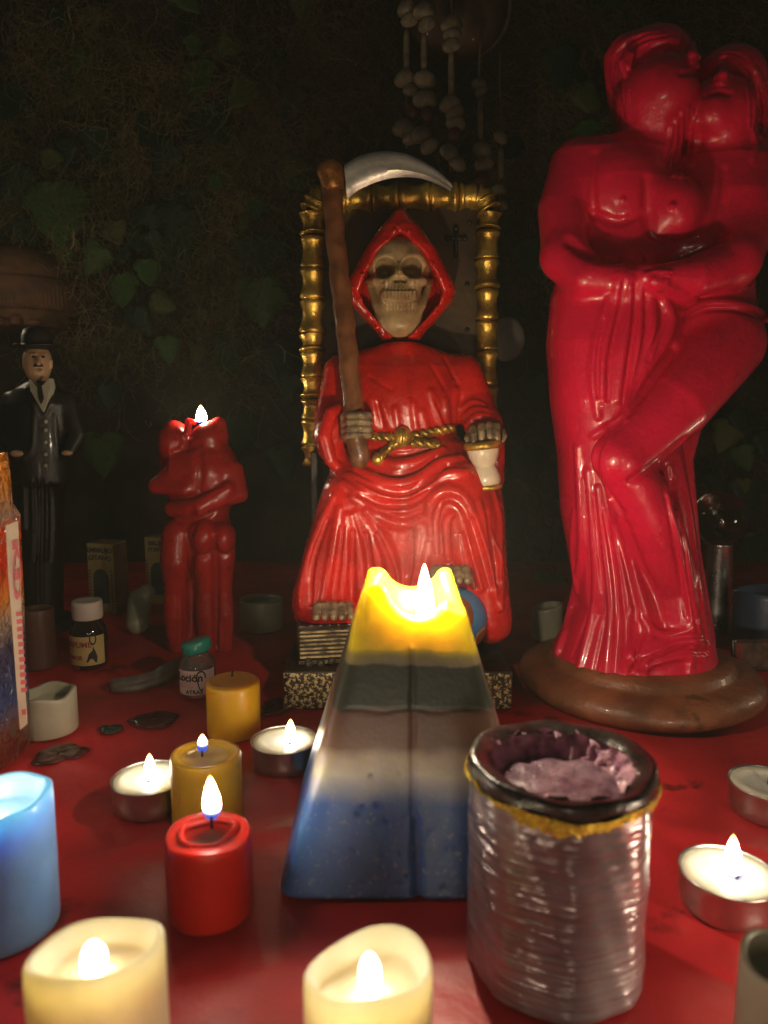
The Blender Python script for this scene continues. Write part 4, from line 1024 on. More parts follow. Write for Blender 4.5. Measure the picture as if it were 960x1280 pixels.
C.loft([(z, pcx, PCY, half(z), half(z)) for z in np.linspace(0, PTOP + .006, 8)], 0, p=14, rnd=.0015)
zt_ = front_z(790)
hw = half(PTOP)
tp = lambda u, v, Y: at(u, v, Y)
# the burnt crater and the dipping rim between the four corners
C.ell((pcx + .001, PCY, PTOP + .004), (hw * .86, hw * .86, .022), 0.003, sub=True)
C.ell((pcx + .003, PCY - hw * 1.0, PTOP + .011), (hw * .70, hw * .9, .019), 0.004, sub=True)
C.ell((pcx + .001, PCY + hw * 1.0, PTOP + .010), (hw * .62, hw * .9, .014), 0.004, sub=True)
C.ell((pcx - hw, PCY, PTOP + .010), (hw * .8, hw * .6, .012), 0.004, sub=True)
C.ell((pcx + hw, PCY - .002, PTOP + .010), (hw * .8, hw * .8, .017), 0.004, sub=True)
for sx, dz in ((-1, .001), (1, -.0015)):
    C.ell((pcx + sx * hw * .93, PCY - hw * .93, PTOP + .006 + dz * 2), (.006, .006, .008), 0.004, sub=True)
# the seam and a few casting marks on the front
zl = np.linspace(.001, .100, 26)
C.chain([(pcx - .0003 + .0002 * math.sin(z * 300), PCY - half(z) - .0002 - .0002 * math.sin(z * 170), z) for z in zl], [.0006] * 26, .0016, sub=True)
for z0, z1 in ((0.0, .030),):
    C.chain([(pcx + .0018, PCY - half(z0) + .0002, z0), (pcx + .0012, PCY - half(z1) + .0004, z1)], [.0016, .0006], .002, sub=True)
for i in range(26):
    z = abs(rng.normal(.020, .014)) + .003; x = pcx + rng.normal(-.010, .012)
    if abs(x - pcx) < half(z) - .004: C.ell((x, PCY - half(z), z), (rng.uniform(.0004, .0008), .0007, rng.uniform(.0004, .0010)), .0006, sub=True)
for v, amp in ((888, .00025),):
    z = front_z(v); hh = half(z)
    C.chain([(pcx + hh * .96 * t_, PCY - hh + .0002, z + .0006 * math.sin(t_ * 9 + v)) for t_ in np.linspace(-1, 1, 14)], [amp] * 14, .0012, sub=(v == 888))
M['layered_wax'] = layered('layered_wax')
mk('wax_body', C.mesh(), M['layered_wax'], pyr)
flame(pyr, 531, 786, 705, 23, PCY - .006, blue=0, wick=.006, lean=0, glow='flame_big')
candle_or_fill_lamp(at(531, 678, PCY - .006), 0.64, .004)          # the light this tall flame gives

# ------------------------------------------------------------------ the wrapped eight-sided purple candle
OC = ground(701, 943, .081); OC[2] = 0
OR = mm(119, OC[1] + .012); OH = .081
oct_t = thing('eight_sided_candle', OC, 'thick purple-brown eight-sided candle in clear film with a burnt hollow top', 'candle')
def film_mat():
    m = mat('purple_film', (0.33, 0.275, 0.295), .18, metal=.35, col2=(0.17, 0.12, 0.135), vscale=22, coat=.8, rvar=.09, bump=0.0)
    nt = m.node_tree; b = nt.nodes['Principled BSDF']; N = nt.nodes.new; L = nt.links.new
    tc = N('ShaderNodeTexCoord'); mp = N('ShaderNodeMapping'); mp.inputs['Scale'].default_value = (26, 26, 300); mp.inputs['Rotation'].default_value = (.05, .22, 0); L(tc.outputs['Object'], mp.inputs[0])
    n = N('ShaderNodeTexNoise'); n.inputs['Scale'].default_value = 1; n.inputs['Detail'].default_value = 4; n.inputs['Distortion'].default_value = .6; L(mp.outputs[0], n.inputs['Vector'])
    bp = N('ShaderNodeBump'); bp.inputs['Distance'].default_value = .0022; bp.inputs['Strength'].default_value = .85; L(n.outputs['Fac'], bp.inputs['Height'])
    L(bp.outputs[0], b.inputs['Normal']); L(bp.outputs[0], b.inputs['Coat Normal'])
    return m
def octr(a):
    s_ = math.pi / 4; k = (a - (-math.pi / 2) + .04) % s_ - s_ / 2
    return 1.062 * sum(abs(math.cos(a + .04 + s_ / 2 + s_ * j)) ** 15 for j in range(8)) ** (-1 / 15.) * math.cos(s_ / 2)
def octwall(prof, seg=192, amp=1.0):
    def wob(r, z, a, i):
        face = (a + math.pi / 2) / (math.pi / 4)
        wr = 0.0 * math.sin(z * 1500 + 9 * math.sin(a * 3) - 30 * a * .25) * max(0, math.sin(((a + math.pi / 2 + .04) % (math.pi / 4)) * 4)) ** .7 * (0.4 + .6 * abs(math.sin(z * 73 + face)))
        wr += .0003 * math.sin(z * 210 + a * 9) * math.sin(a * 8 + z * 30)
        return r * octr(a) * .985 + amp * wr, z
    return lathe(prof, OC, seg, wob=wob, cap=False)
mk('film_wall', octwall([(OR * .96, 0), (OR, .002)] + [(OR, z) for z in np.linspace(.004, OH - .010, 90)] + [(OR * 1.0, OH - .0080), (OR * .97, OH - .0075)]), film_mat(), oct_t)
M['soot'] = mat('soot_black_wax', (0.014, 0.010, 0.010), .24, var=.4, vscale=90, bump=.0010, bscale=130, coat=.3, col2=(.04, .026, .024))
rprof = [(OR * .985, OH - .0085), (OR * .990, OH - .0060), (OR * .992, OH - .003), (OR * .980, OH - .0012), (OR * .955, OH - .0006), (OR * .90, OH - .0010), (OR * .82, OH - .0018), (OR * .76, OH - .0030)]
mk('sooty_rim', lathe(rprof, OC, 120, wob=lambda r, z, a, i: (r * (octr(a) * .3 + .69) + .0002 * math.sin(9 * a + z * 300), z + .0007 * math.sin(2 * a + 1.2) + .0003 * math.sin(7 * a + i)), cap=False), M['soot'], oct_t)
M['purple_crust'] = mat('purple_crust', (0.70, 0.36, 0.46), .42, col2=(0.30, 0.09, 0.19), vscale=170, bump=.0022, bscale=190, coat=.3, spots=((.55, .40, .36), 260, .60))
nn = rng.random((40, 200))
mk('burnt_hollow', lathe([(OR * .780, OH - .0026), (OR * .755, OH - .004), (OR * .72, OH - .0065), (OR * .68, OH - .009), (OR * .62, OH - .0115), (OR * .54, OH - .013)], OC, 120, wob=lambda r, z, a, i: (r * (1 + .035 * math.sin(11 * a + i * 1.3) + .03 * math.sin(23 * a - i) + .05 * (nn[i, int(a * 19) % 200] - .5)), z + .0010 * math.sin(13 * a + i * 2)), cap=False), M['purple_crust'], oct_t)
M['ash_crust'] = mat('grey_wax_crust', (0.32, 0.20, 0.25), .28, col2=(0.12, 0.06, 0.09), vscale=110, bump=.0012, bscale=170, coat=.4)
mk('wax_floor', lathe([(OR * .62, OH - .0110), (OR * .44, OH - .0105), (OR * .30, OH - .0102), (OR * .15, OH - .0102), (.0004, OH - .0102)], OC, 80, wob=lambda r, z, a, i: (r, z + (.0006 * math.sin(3 * a + i * 2.1) + .0003 * math.sin(9 * a - i)) * min(1, r / (OR * .5)) ** 2), cap=False), M['ash_crust'], oct_t)
M['foil'] = mat('gold_foil', (0.88, 0.62, 0.08), .15, metal=.7, col2=(.62, .38, .03), vscale=120, bump=.003, bscale=420)
def foil():
    seg = 260; V = []; F = []; rows = 6
    for j in range(seg):
        a = 2 * math.pi * j / seg
        low = OH + .0056 - .0135 - .0020 * math.sin(3 * a + .6) + .0016 * max(0, math.sin(a * 2 + 1.1)) - .0010 * abs(math.sin(11 * a)) - .0016 * nn[0, (j // 2) % 200]
        top = OH - .0060 + .0008 * math.sin(5 * a)
        for i in range(rows):
            z = low + (top - low) * i / (rows - 1)
            r = OR * max(octr(a), (octr(a) * .3 + .69) * .99) + .0003 + .0006 * nn[i, (j * 3) % 200] + .0004 * math.sin(17 * a + i)
            V.append((OC[0] + r * math.cos(a), OC[1] + r * math.sin(a), z))
    for j in range(seg):
        k = (j + 1) % seg
        for i in range(rows - 1): F.append((j * rows + i, k * rows + i, k * rows + i + 1, j * rows + i + 1))
    return np.array(V), F
fo = mk('gold_foil_strip', foil(), M['foil'], oct_t)
sol = fo.modifiers.new('thickness', 'SOLIDIFY'); sol.thickness = .0003; sol.offset = 1

# ------------------------------------------------------------------ the cellophane-wrapped obelisk at the left edge
OB = ground(8, 968); OBY = OB[1] + .022
ob = thing('obelisk_candle', (at(-24, 968, OBY)[0], OBY, 0), 'layered obelisk candle in cellophane with a pink-printed label, at the left edge', 'candle')
def obm():
    m = mat('obelisk_wax', (.5, .1, .05), .16, coat=.8, bump=.0)
    nt = m.node_tree; b = nt.nodes['Principled BSDF']; N = nt.nodes.new; L = nt.links.new
    for l in list(b.inputs['Base Color'].links): nt.links.remove(l)
    tc = N('ShaderNodeTexCoord'); sp = N('ShaderNodeSeparateXYZ'); L(tc.outputs['Object'], sp.inputs[0])
    mr = N('ShaderNodeMapRange'); mr.inputs[2].default_value = .20; L(sp.outputs['Z'], mr.inputs[0])
    cr_ = N('ShaderNodeValToRGB'); L(mr.outputs[0], cr_.inputs[0]); el = cr_.color_ramp.elements
    el[0].color = (.20, .05, .03, 1); el[1].color = (.75, .25, .02, 1); el[1].position = .86
    for p_, c_ in ((.10, (.16, .06, .04)), (.17, (.03, .06, .20)), (.34, (.05, .05, .10)), (.42, (.35, .25, .18)), (.48, (.60, .22, .04)), (.58, (.62, .05, .02)), (.68, (.60, .08, .02)), (.72, (.35, .22, .16)), (.80, (.62, .22, .02))):
        e_ = el.new(p_); e_.color = (*c_, 1)
    L(cr_.outputs[0], b.inputs['Base Color'])
    vo = N('ShaderNodeTexVoronoi'); vo.inputs['Scale'].default_value = 75; vo.feature = 'DISTANCE_TO_EDGE'; L(tc.outputs['Object'], vo.inputs['Vector'])
    n = N('ShaderNodeTexNoise'); n.inputs['Scale'].default_value = 90; n.inputs['Distortion'].default_value = 2; L(tc.outputs['Object'], n.inputs['Vector'])
    ad = N('ShaderNodeMath'); ad.operation = 'ADD'; L(vo.outputs[0], ad.inputs[0]); L(n.outputs['Fac'], ad.inputs[1])
    bp = N('ShaderNodeBump'); bp.inputs['Distance'].default_value = .004; L(ad.outputs[0], bp.inputs['Height']); L(bp.outputs[0], b.inputs['Normal']); L(bp.outputs[0], b.inputs['Coat Normal'])
    return m
def obr(v): return at({570: 4, 600: 8, 640: 12, 655: 20, 700: 22, 760: 25, 830: 29, 900: 33, 968: 36}[v], v, OBY)[0] - ob.location.x
obrows = [(v, at(0, v, OBY - .02)[2]) for v in (570, 600, 640, 655, 700, 760, 830, 900)]
V = []; F = []; prof = [(obr(968), 0.0)] + [(obr(v), z) for v, z in reversed(obrows)] 
g = lathe(prof, (ob.location.x, OBY, 0), 48, wob=lambda r, z, a, i: (r * .80 / max(abs(math.cos(a)) ** 6 + abs(math.sin(a)) ** 6, .001) ** (1 / 6.) * (1 + .012 * math.sin(z * 300 + a * 5)), z))
g = rotz_geo(g, math.radians(-3), np.array([ob.location.x, OBY, 0]))
mk('wrapped_wax', g, obm(), ob)
M['paper'] = mat('label_paper', (0.66, 0.52, 0.40), .6, var=.08, bump=.0003)
M['pink_ink'] = mat('pink_ink', (0.62, 0.12, 0.14), .6, var=.05)
def LYf(d): return lambda v: OBY - .8 * float(np.interp(v, [570, 600, 640, 655, 700, 760, 830, 900, 968], [obr(k) for k in (570, 600, 640, 655, 700, 760, 830, 900, 968)])) - .0010 - d
LY = LYf(0)
def strip(uvs, Y, t=.0006):
    P = [at(u, v, Y(v) if callable(Y) else Y) for u, v in uvs]; Q = [p + np.array([0, t, 0]) for p in P]; n = len(P)
    F = [tuple(range(n))[::-1], tuple(range(n, 2 * n))] + [(i, (i + 1) % n, n + (i + 1) % n, n + i) for i in range(n)]
    return np.array(P + Q), F
lab = mk('label', strip([(7, 657), (22, 651), (25, 720), (28, 800), (31, 860), (34, 905), (25, 913), (20, 850), (15, 780), (10, 715)], LY), M['paper'], ob, smooth=False)
def ring(u, v, ru, rv, w_, Y, seg=24):
    V = []; F = []
    for j in range(seg):
        a = 2 * math.pi * j / seg
        for k in (1.0, 1 - w_): 
            for y in (LYf(Y), LYf(Y - .0003)): V.append(at(u + ru * k * math.cos(a), v + rv * k * math.sin(a), y(v + rv * k * math.sin(a))))
    for j in range(seg):
        a, b_ = j * 4, ((j + 1) % seg) * 4
        F += [(a, b_, b_ + 2, a + 2), (a + 1, a + 3, b_ + 3, b_ + 1), (a, a + 1, b_ + 1, b_), (a + 2, b_ + 2, b_ + 3, a + 3)]
    return np.array(V), F
inks = [ring(21, 718, 5.5, 32, .28,   .0006), strip([(15, 676), (21, 674), (21.5, 686), (15.5, 688)], LYf(.0004), .0003), strip([(18, 712), (23, 710), (23.5, 724), (19, 726)], LYf(.0004), .0003)]
for i in range(11):
    v = 765 + i * 9.5; u = 20 + i * .62; inks.append(strip([(u, v), (u + 7, v - 1), (u + 7.3, v + 4.6), (u + .3, v + 5.6)], LYf(.0004), .0003))
inks.append(strip([(27, 887), (32, 886), (32.3, 893), (27.4, 894)], LYf(.0004), .0003))
mk('label_print', join(*inks), M['pink_ink'], lab, smooth=False)
# ------------------------------------------------------------------ bottles and boxes
def wrap(g, c, r, z0, ang0=0.0):
    V, F = g; a = V[:, 0] / r + ang0
    rr = r + V[:, 2]
    return np.stack([c[0] + rr * np.sin(a), c[1] - rr * np.cos(a), z0 + V[:, 1]], 1), F
def arc_sheet(c, r, z0, z1, a0, a1, t=.0003, n=24, m=3):
    V = []; F = []
    for i in range(n + 1):
        a = a0 + (a1 - a0) * i / n
        for j in range(m + 1): V.append((c[0] + r * math.sin(a), c[1] - r * math.cos(a), z0 + (z1 - z0) * j / m))
    for i in range(n):
        for j in range(m):
            k = i * (m + 1) + j; F.append((k, k + m + 1, k + m + 2, k + 1))
    return np.array(V), F
M['amber_glass'] = mat('dark_bottle_glass', (0.020, 0.014, 0.010), .08, var=.2, coat=1.0)
M['clear_glass'] = mat('clear_bottle_glass', (0.80, 0.76, 0.74), .05, trans=.92, var=.03, ior=1.45)
M['white_cap'] = mat('white_cap_plastic', (0.62, 0.52, 0.46), .4, var=.08)
M['teal_cap'] = mat('teal_cap_plastic', (0.012, 0.20, 0.155), .35, var=.1, coat=.3)
M['yellow_label'] = mat('yellow_label_paper', (0.56, 0.42, 0.17), .6, var=.08)
M['pink_label'] = mat('pink_label_paper', (0.62, 0.44, 0.42), .6, var=.08)
M['black_ink'] = mat('black_ink', (0.02, 0.02, 0.02), .6)
M['red_ink'] = mat('red_ink', (0.42, 0.05, 0.04), .6)
# white-capped bottle
c = ground(105, 838); c = np.array([c[0], c[1] + .013, 0]); r = mm(22.5, c[1])
bt = thing('perfume_bottle', c, 'small dark bottle with a white cap and a yellow label', 'bottle')
hB = at(104, 772, c[1])[2]
mk('glass', lathe([(0, 0), (r * .92, 0), (r, .002), (r, hB * .74), (r * .97, hB * .80), (r * .80, hB * .90), (r * .70, hB * .96), (r * .68, hB), (0, hB)], c, 40), M['amber_glass'], bt)
zc0, zc1 = hB, at(104, 750, c[1])[2]
mk('cap', lathe([(0, zc0), (r * .80, zc0), (r * .83, zc0 + .001), (r * .83, zc1 - .002), (r * .78, zc1), (r * .6, zc1 - .0004), (0, zc1 - .0006)], c, 48, wob=lambda R, z, a, i: (R * (1 + .012 * math.sin(24 * a)), z)), M['white_cap'], bt)
z0, z1 = .004, hB * .70
lb = mk('label', arc_sheet(c, r + .0004, z0, z1, -1.25, 1.25), M['yellow_label'], bt)
mk('lettering', wrap(lettering('PERFUME', .0062, .0001), c, r + .0006, z1 - .0085, -.35), M['red_ink'], lb)
mk('lettering', wrap(lettering('AMOR', .0048, .0001), c, r + .0006, z1 - .0185, -.45), M['red_ink'], lb)
mk('lettering', join(*[wrap(lettering('IIIIIIII', .0034, .0001), c, r + .0006, z1 - .0265 - .0042 * i, -.4) for i in range(2)]), M['red_ink'], lb)
def blobsheet(pts, c, r, zoff, t=.0002):
    V = np.array([(x, y, 0) for x, y in pts]); n = len(pts); cen = V.mean(0); V = np.vstack([V, cen[None]])
    return wrap((V, [(n, i, (i + 1) % n) for i in range(n)]), c, r, zoff)
mk('label_figure', join(blobsheet([(.0030, .002), (.0110, .001), (.0115, .006), (.0098, .011), (.0085, .0145), (.0078, .011), (.0050, .0085)], c, r + .0007, z0 + .001),
     wrap((np.array([(.0085 + (.0028 - .0010 * k) * math.cos(a), .0215 + (.0052 - .0016 * k) * math.sin(a), 0) for a in np.linspace(0, 2 * math.pi, 20, endpoint=False) for k in (0, 1)]), [(2 * i, 2 * ((i + 1) % 20), 2 * ((i + 1) % 20) + 1, 2 * i + 1) for i in range(20)]), c, r + .0007, z0)), M['black_ink'], lb)
# teal-capped lotion bottle
c = ground(243, 874); c = np.array([c[0], c[1] + .012, 0]); r = mm(22.5, c[1])
bt = thing('lotion_bottle', c, 'small clear bottle with a crooked teal cap and pink label', 'bottle')
hB = at(243, 812, c[1])[2]
gl = lathe([(r * .2, 0.0004), (r * .93, 0.0004), (r, .002), (r, hB * .68), (r * .93, hB * .78), (r * .72, hB * .88), (r * .60, hB * .93), (r * .60, hB), (r * .52, hB), (r * .52, hB * .93), (r * .64, hB * .87), (r * .85, hB * .76), (r * .92, hB * .66), (r * .92, .0035), (r * .2, .0030)], c, 40)
mk('glass', gl, M['clear_glass'], bt)
M['lotion'] = mat('pinkish_lotion', (.20, .10, .10), .15, var=.1)
mk('lotion', lathe([(r * .1, .0036), (r * .88, .0038), (r * .90, hB * .55), (r * .1, hB * .56)], c, 32), M['lotion'], bt)
cz = hB - .001; cc = c + np.array([.0006, 0, cz])
cap = lathe([(0, 0), (r * .80, 0), (r * .84, .001), (r * .84, .0070), (r * .78, .0085), (r * .3, .0083), (0, .0083)], cc, 48, wob=lambda R, z, a, i: (R * (1 + .012 * math.sin(24 * a)), z))
mk('cap', roty_geo(cap, math.radians(-14), cc), M['teal_cap'], bt)
z0, z1 = .003, hB * .64
lb = mk('label', arc_sheet(c, r + .0004, z0, z1, -1.3, 1.3), M['pink_label'], bt)
mk('lettering', wrap(lettering('Loción', .0076, .0002), c, r + .0006, z1 - .0075, -.28), M['black_ink'], lb)
M['rose_ink'] = mat('rose_ink', (.50, .20, .20), .6)
mk('label_pattern', join(*[wrap((np.array([(x, y, 0), (x + .0006, y, 0), (x + .0050, y + .0050, 0), (x + .0044, y + .0050, 0)]), [(0, 1, 2, 3)]), c, r + .0006, z0, 0) for x, y in [(-.013 + .0021 * i, .0050 + .0054 * j) for i in range(6) for j in range(2)]]), M['rose_ink'], lb)
mk('label_figure', wrap((np.array([(.0055 + (.0036 - .0010 * k) * math.cos(a), .0135 + (.0046 - .0012 * k) * math.sin(a) - (.006 * max(0, -math.sin(a)) ** 3), 0) for a in np.linspace(-.3, 1.62 * math.pi, 22) for k in (0, 1)]), [(2 * i, 2 * i + 2, 2 * i + 3, 2 * i + 1) for i in range(21)]), c, r + .0008, z0), M['black_ink'], lb)
mk('lettering', wrap(lettering('ATRAE', .0042, .0001), c, r + .0006, z0 + .0010, .02), M['black_ink'], lb)
# cartons
M['carton'] = mat('yellow_carton', (0.30, 0.22, 0.085), .6, var=.12)
M['carton_side'] = mat('brown_carton', (0.15, 0.085, 0.05), .6, var=.15)
M['carton_dark'] = mat('carton_print', (0.045, 0.06, 0.055), .6)
def carton(u0, u1, vb, vt, Y, rot, label, words):
    a, b = at(u0, vb, Y), at(u1, vb, Y); x0, x1 = a[0], b[0]; zt = at(u0, vt, Y)[2]; w = x1 - x0; d = w * .85
    cen = np.array([(x0 + x1) / 2, Y + d / 2, 0])
    t = thing('perfume_box', cen, label, 'box', 'perfume cartons at the back')
    R_ = lambda g: rotz_geo(g, rot, cen)
    mk('carton', R_(box(x0, x1, Y, Y + d, 0, zt, .0005)), M['carton'], t, smooth=False)
    mk('side_panel', R_(box(x1, x1 + .0004, Y + .001, Y + d - .001, .001, zt - .001)), M['carton_side'], t, smooth=False)
    mk('top_flap', R_(box(x0 + .001, x1 - .001, Y + .001, Y + d - .001, zt, zt + .0004)), M['carton_side'], t, smooth=False)
    yy = Y - .0003; cx = (x0 + x1) / 2
    ar = [(cx - w * .30, .010)] + [(cx - w * .30 * math.cos(q_), zt * .50 + w * .34 * math.sin(q_)) for q_ in np.linspace(0, math.pi, 12)] + [(cx + w * .30, .010)]
    n = len(ar); V = np.array([(x, yy, z) for x, z in ar] + [(x, yy + .0002, z) for x, z in ar])
    mk('arch_print', R_((V, [tuple(range(n))] + [(i, (i + 1) % n, n + (i + 1) % n, n + i) for i in range(n)])), M['carton_dark'], t, smooth=False)
    for i, wd in enumerate(words):
        V, F = lettering(wd, w * .235, .00025); V = np.stack([cx + V[:, 0], yy - .0001 - V[:, 2], zt - w * (.30 + .30 * i) + V[:, 1] + .0015 * np.cos(V[:, 0] / w * 3) * (1 if i else 0)], 1)
        mk('lettering', R_((V, F)), M['carton_dark'], t, smooth=False)
    for e0 in (x1 - w * .10, x0 + w * .04):
        d_ = join(*[box(e0, e0 + w * .06, yy - .0001, yy + .0002, z - .0008, z + .0008) for z in np.arange(.006, zt * .66, .0034)])
        tag(mk('border_print', R_(d_), M['carton_dark'], t, smooth=False), kind='stuff')
carton(114, 150, 765, 680, .725, math.radians(-14), 'yellow and brown perfume carton lettered EMBRUJO GITANO', ['EMBRUJO', 'GITANO'])
carton(184, 216, 742, 672, .760, math.radians(-4), 'second yellow carton half hidden behind the couple candle', ['BRUJO', 'ITANO'])

# ------------------------------------------------------------------ crystal ball on its silver stand
YB_ = .665
cb = ground(890, 790); cb = np.array([at(891, 785, YB_)[0], YB_, 0])
M['crystal'] = mat('dark_crystal', (0.50, 0.48, 0.42), .03, trans=1.0, var=.05, ior=1.5)
M['silver'] = mat('silver_stand', (0.70, 0.70, 0.72), .28, metal=1.0, var=.12, vscale=30)
zs = at(890, 679, YB_)[2]; rb = mm(34, YB_)
stn = mk('ball_stand', lathe([(0, 0), (mm(25, YB_), 0), (mm(25, YB_), .002), (mm(17, YB_), zs * .96), (mm(18, YB_), zs * .98), (mm(18, YB_), zs), (mm(14, YB_), zs + .0006), (mm(12, YB_), zs - .002), (0, zs - .002)], cb, 56), M['silver'], loc=cb, angle=40)
tag(stn, 'tapered silver metal stand under the crystal ball', 'stand')
bal = mk('crystal_ball', ball(cb + np.array([0, 0, zs + rb * .94]), rb, 48, 32), M['crystal'], loc=cb + np.array([0, 0, zs]))
tag(bal, 'dark clear crystal ball behind the couple statue', 'ball')
# ------------------------------------------------------------------ small framed picture at the right edge
YP = .560
fr = thing('picture_frame', at(940, 862, YP) * np.array([1, 1, 0]), 'small framed picture leaning at the right edge below the dusky blue candle', 'picture')
M['frame_glass'] = mat('frame_dark', (0.09, 0.055, 0.045), .25, coat=.5)
M['pic'] = mat('picture_print', (0.16, 0.085, 0.05), .5, col2=(.05, .03, .025), vscale=90, spots=((.34, .20, .12), 70, .58))
x0, x1 = at(915, 860, YP)[0], at(982, 860, YP)[0]; zt = at(940, 802, YP)[2]
tl_ = math.radians(-8)
def lean(g):
    V, F = g; V = np.asarray(V, float).copy(); V[:, 1] += V[:, 2] * .18; return V, F
mk('frame', lean(join(box(x0, x0 + .0022, YP, YP + .004, 0, zt, .0004), box(x1 - .0022, x1, YP, YP + .004, 0, zt, .0004), box(x0 + .0022, x1 - .0022, YP, YP + .004, zt - .0022, zt, .0004), box(x0 + .0022, x1 - .0022, YP, YP + .004, 0, .0022, .0004))), M['frame_glass'], fr, smooth=False)
mk('picture', lean(box(x0 + .0022, x1 - .0022, YP + .0012, YP + .003, .0022, zt - .0022)), M['pic'], fr, smooth=False)
mk('picture_border', lean(box(x0 + .0026, x0 + .0085, YP + .0007, YP + .0011, .0026, zt - .0026)), mat('picture_red', (.30, .05, .04), .5), fr, smooth=False)

# ------------------------------------------------------------------ wax spills on the cloth
def spill(name, u, v, ru, rv, h, m, label, cat, seed, rot=0.0):
    g0 = ground(u, v); rx = mm(ru, g0[1]); r_ = np.random.default_rng(seed); ph = r_.random(4) * 6
    ry = abs(ground(u, v - rv)[1] - g0[1])
    seg = 40; prof = [(1.0, .0002), (.97, h * .45), (.88, h * .8), (.7, h), (.4, h * .8), (.02, h * .7)]
    V, F = lathe(prof, (0, 0, 0), seg, wob=lambda r, z, a, i: (r * (1 + .14 * math.sin(2 * a + ph[0]) + .12 * math.sin(3 * a + ph[1]) + .06 * math.sin(7 * a + ph[2])), z * (1 + .3 * math.sin(4 * a + ph[3] + r * 5))))
    V[:, 0] *= rx; V[:, 1] *= ry
    V, F = rotz_geo((V, F), rot, np.zeros(3))
    return tag(mk(name, (V + g0, F), m, loc=g0), label, cat)
M['dark_spill'] = mat('dark_wax_spill', (0.085, 0.020, 0.018), .22, var=.35, bump=.0008, bscale=80, coat=.4)
M['green_spill'] = mat('green_wax_spill', (0.030, 0.045, 0.035), .3, var=.3, coat=.3)
spill('wax_spill', 75, 943, 30, 13, .0020, M['dark_spill'], 'dark hardened wax spill before the greyish white votive', 'wax', 3)
spill('wax_spill', 192, 900, 34, 9, .0016, M['dark_spill'], 'flat dark wax spill in front of the grey wax strip', 'wax', 5)
spill('wax_spill', 139, 912, 14, 6, .0014, M['green_spill'], 'small dark green wax drop between the two dark spills', 'wax', 8)
spill('wax_spill', 345, 884, 24, 9, .0022, M['dark_spill'], 'dark shiny wax spill against the gold plinth', 'wax', 9)
M['grey_strip'] = mat('grey_wax_strip', (0.20, 0.17, 0.15), .35, var=.25, bump=.0008, bscale=60, sss=.3, sscale=.004)
C = Clay((-0.23, .47, -.002), (-.10, .60, .026), .0011)
gp = [ground(145, 862), ground(170, 860), ground(200, 852), ground(218, 843)]
C.chain([p + np.array([0, 0, .003]) for p in gp], [.0055, .0065, .0060, .0045], .004)
C.chain([gp[2] + np.array([.002, .004, .006]), gp[3] + np.array([.004, .004, .008])], [.006, .005], .004)
C.stroke([(150, 860), (175, 857), (205, 846)], .0012, .003, sub=True)
tag(mk('wax_strip', C.mesh(), M['grey_strip'], loc=gp[1]), 'grey lump of melted wax lying left of the teal-capped bottle', 'wax')
C = Clay((-0.27, .62, -.002), (-.18, .74, .045), .0013)
C.chain([ground(172, 790) + np.array([0, 0, .008]), ground(176, 782) + np.array([0, 0, .024]), ground(186, 782) + np.array([0, 0, .032])], [.010, .011, .008], .006)
tag(mk('wax_lump', C.mesh(), M['dull_wax'], loc=ground(178, 786)), 'dim grey wax lump beside the couple candle, before the cartons', 'wax')

# ------------------------------------------------------------------ the figure in a black suit
YM = .675
mb = at(48, 786, YM); mb[2] = 0
man = thing('suited_man_statue', mb, 'small statue of a man in a black suit and bowler hat, hands in pockets', 'statue')
M['suit'] = mat('black_suit_paint', (0.013, 0.012, 0.011), .42, var=.2, coat=.05, bump=.0004, bscale=150)
M['skin'] = mat('figurine_skin_paint', (0.50, 0.30, 0.17), .45, var=.12)
M['shirt'] = mat('figurine_shirt_paint', (0.42, 0.40, 0.30), .5, var=.1)
M['hat'] = mat('black_hat_paint', (0.016, 0.014, 0.012), .5)
C = Clay((-0.395, .625, -.002), (-.245, .722, .250), .0013)
E = mm(1, YM)
C.loft(px_rows([(476, 36, 62, YM, .010), (486, 20, 76, YM, .016), (505, 8, 88, YM, .021), (545, 10, 86, YM, .022), (575, 8, 88, YM, .022), (605, 6, 90, YM, .021)]), 0)
C.loft(px_rows([(580, 18, 78, YM, .019), (640, 20, 78, YM, .018), (770, 22, 78, YM, .017), (786, 20, 80, YM, .022)]), .003)
C.chain([at(14, 500, YM), at(2, 545, YM - .006), at(18, 566, YM - .018)], [11 * E, 10 * E, 8 * E], .005)
C.chain([at(84, 500, YM), at(97, 545, YM - .006), at(86, 566, YM - .018)], [11 * E, 10 * E, 8 * E], .005)
for ln in ([(44, 500), (42, 530), (40, 560), (28, 574)], [(32, 486), (40, 505), (48, 520)], [(66, 486), (62, 505), (56, 520)], [(68, 520), (70, 550), (74, 570)]):
    C.stroke(ln, .0016, .002, off=.3)
for ln in ([(48, 600), (49, 640), (48, 700), (48, 770)], [(40, 600), (42, 650), (40, 700)], [(58, 605), (60, 650), (58, 700)], [(30, 610), (31, 660)]):
    C.stroke(ln, .0016, .002, off=.3)
    C.stroke([(u + 4.5, v) for u, v in ln], .0016, .002, sub=True)
mk('suit', C.mesh(), M['suit'], man)
C = Clay((-0.345, .640, .205), (-.285, .705, .275), .0006)
C.ell(at(47, 452, YM), (16 * E, .014, 22 * E), 0); C.ell(at(47, 466, YM - .003), (12 * E, .010, 13 * E), .004); C.chain([at(48, 470, YM + .002), at(48, 486, YM)], [9 * E, 10 * E], .003)
C.chain([at(48, 447, YM - .014), at(48, 454, YM - .017)], [2 * E, 3 * E], .001)
C.chain([at(31, 452, YM), at(31, 459, YM)], [3 * E, 2.6 * E], .001); C.chain([at(63, 452, YM), at(63, 459, YM)], [3 * E, 2.6 * E], .001)
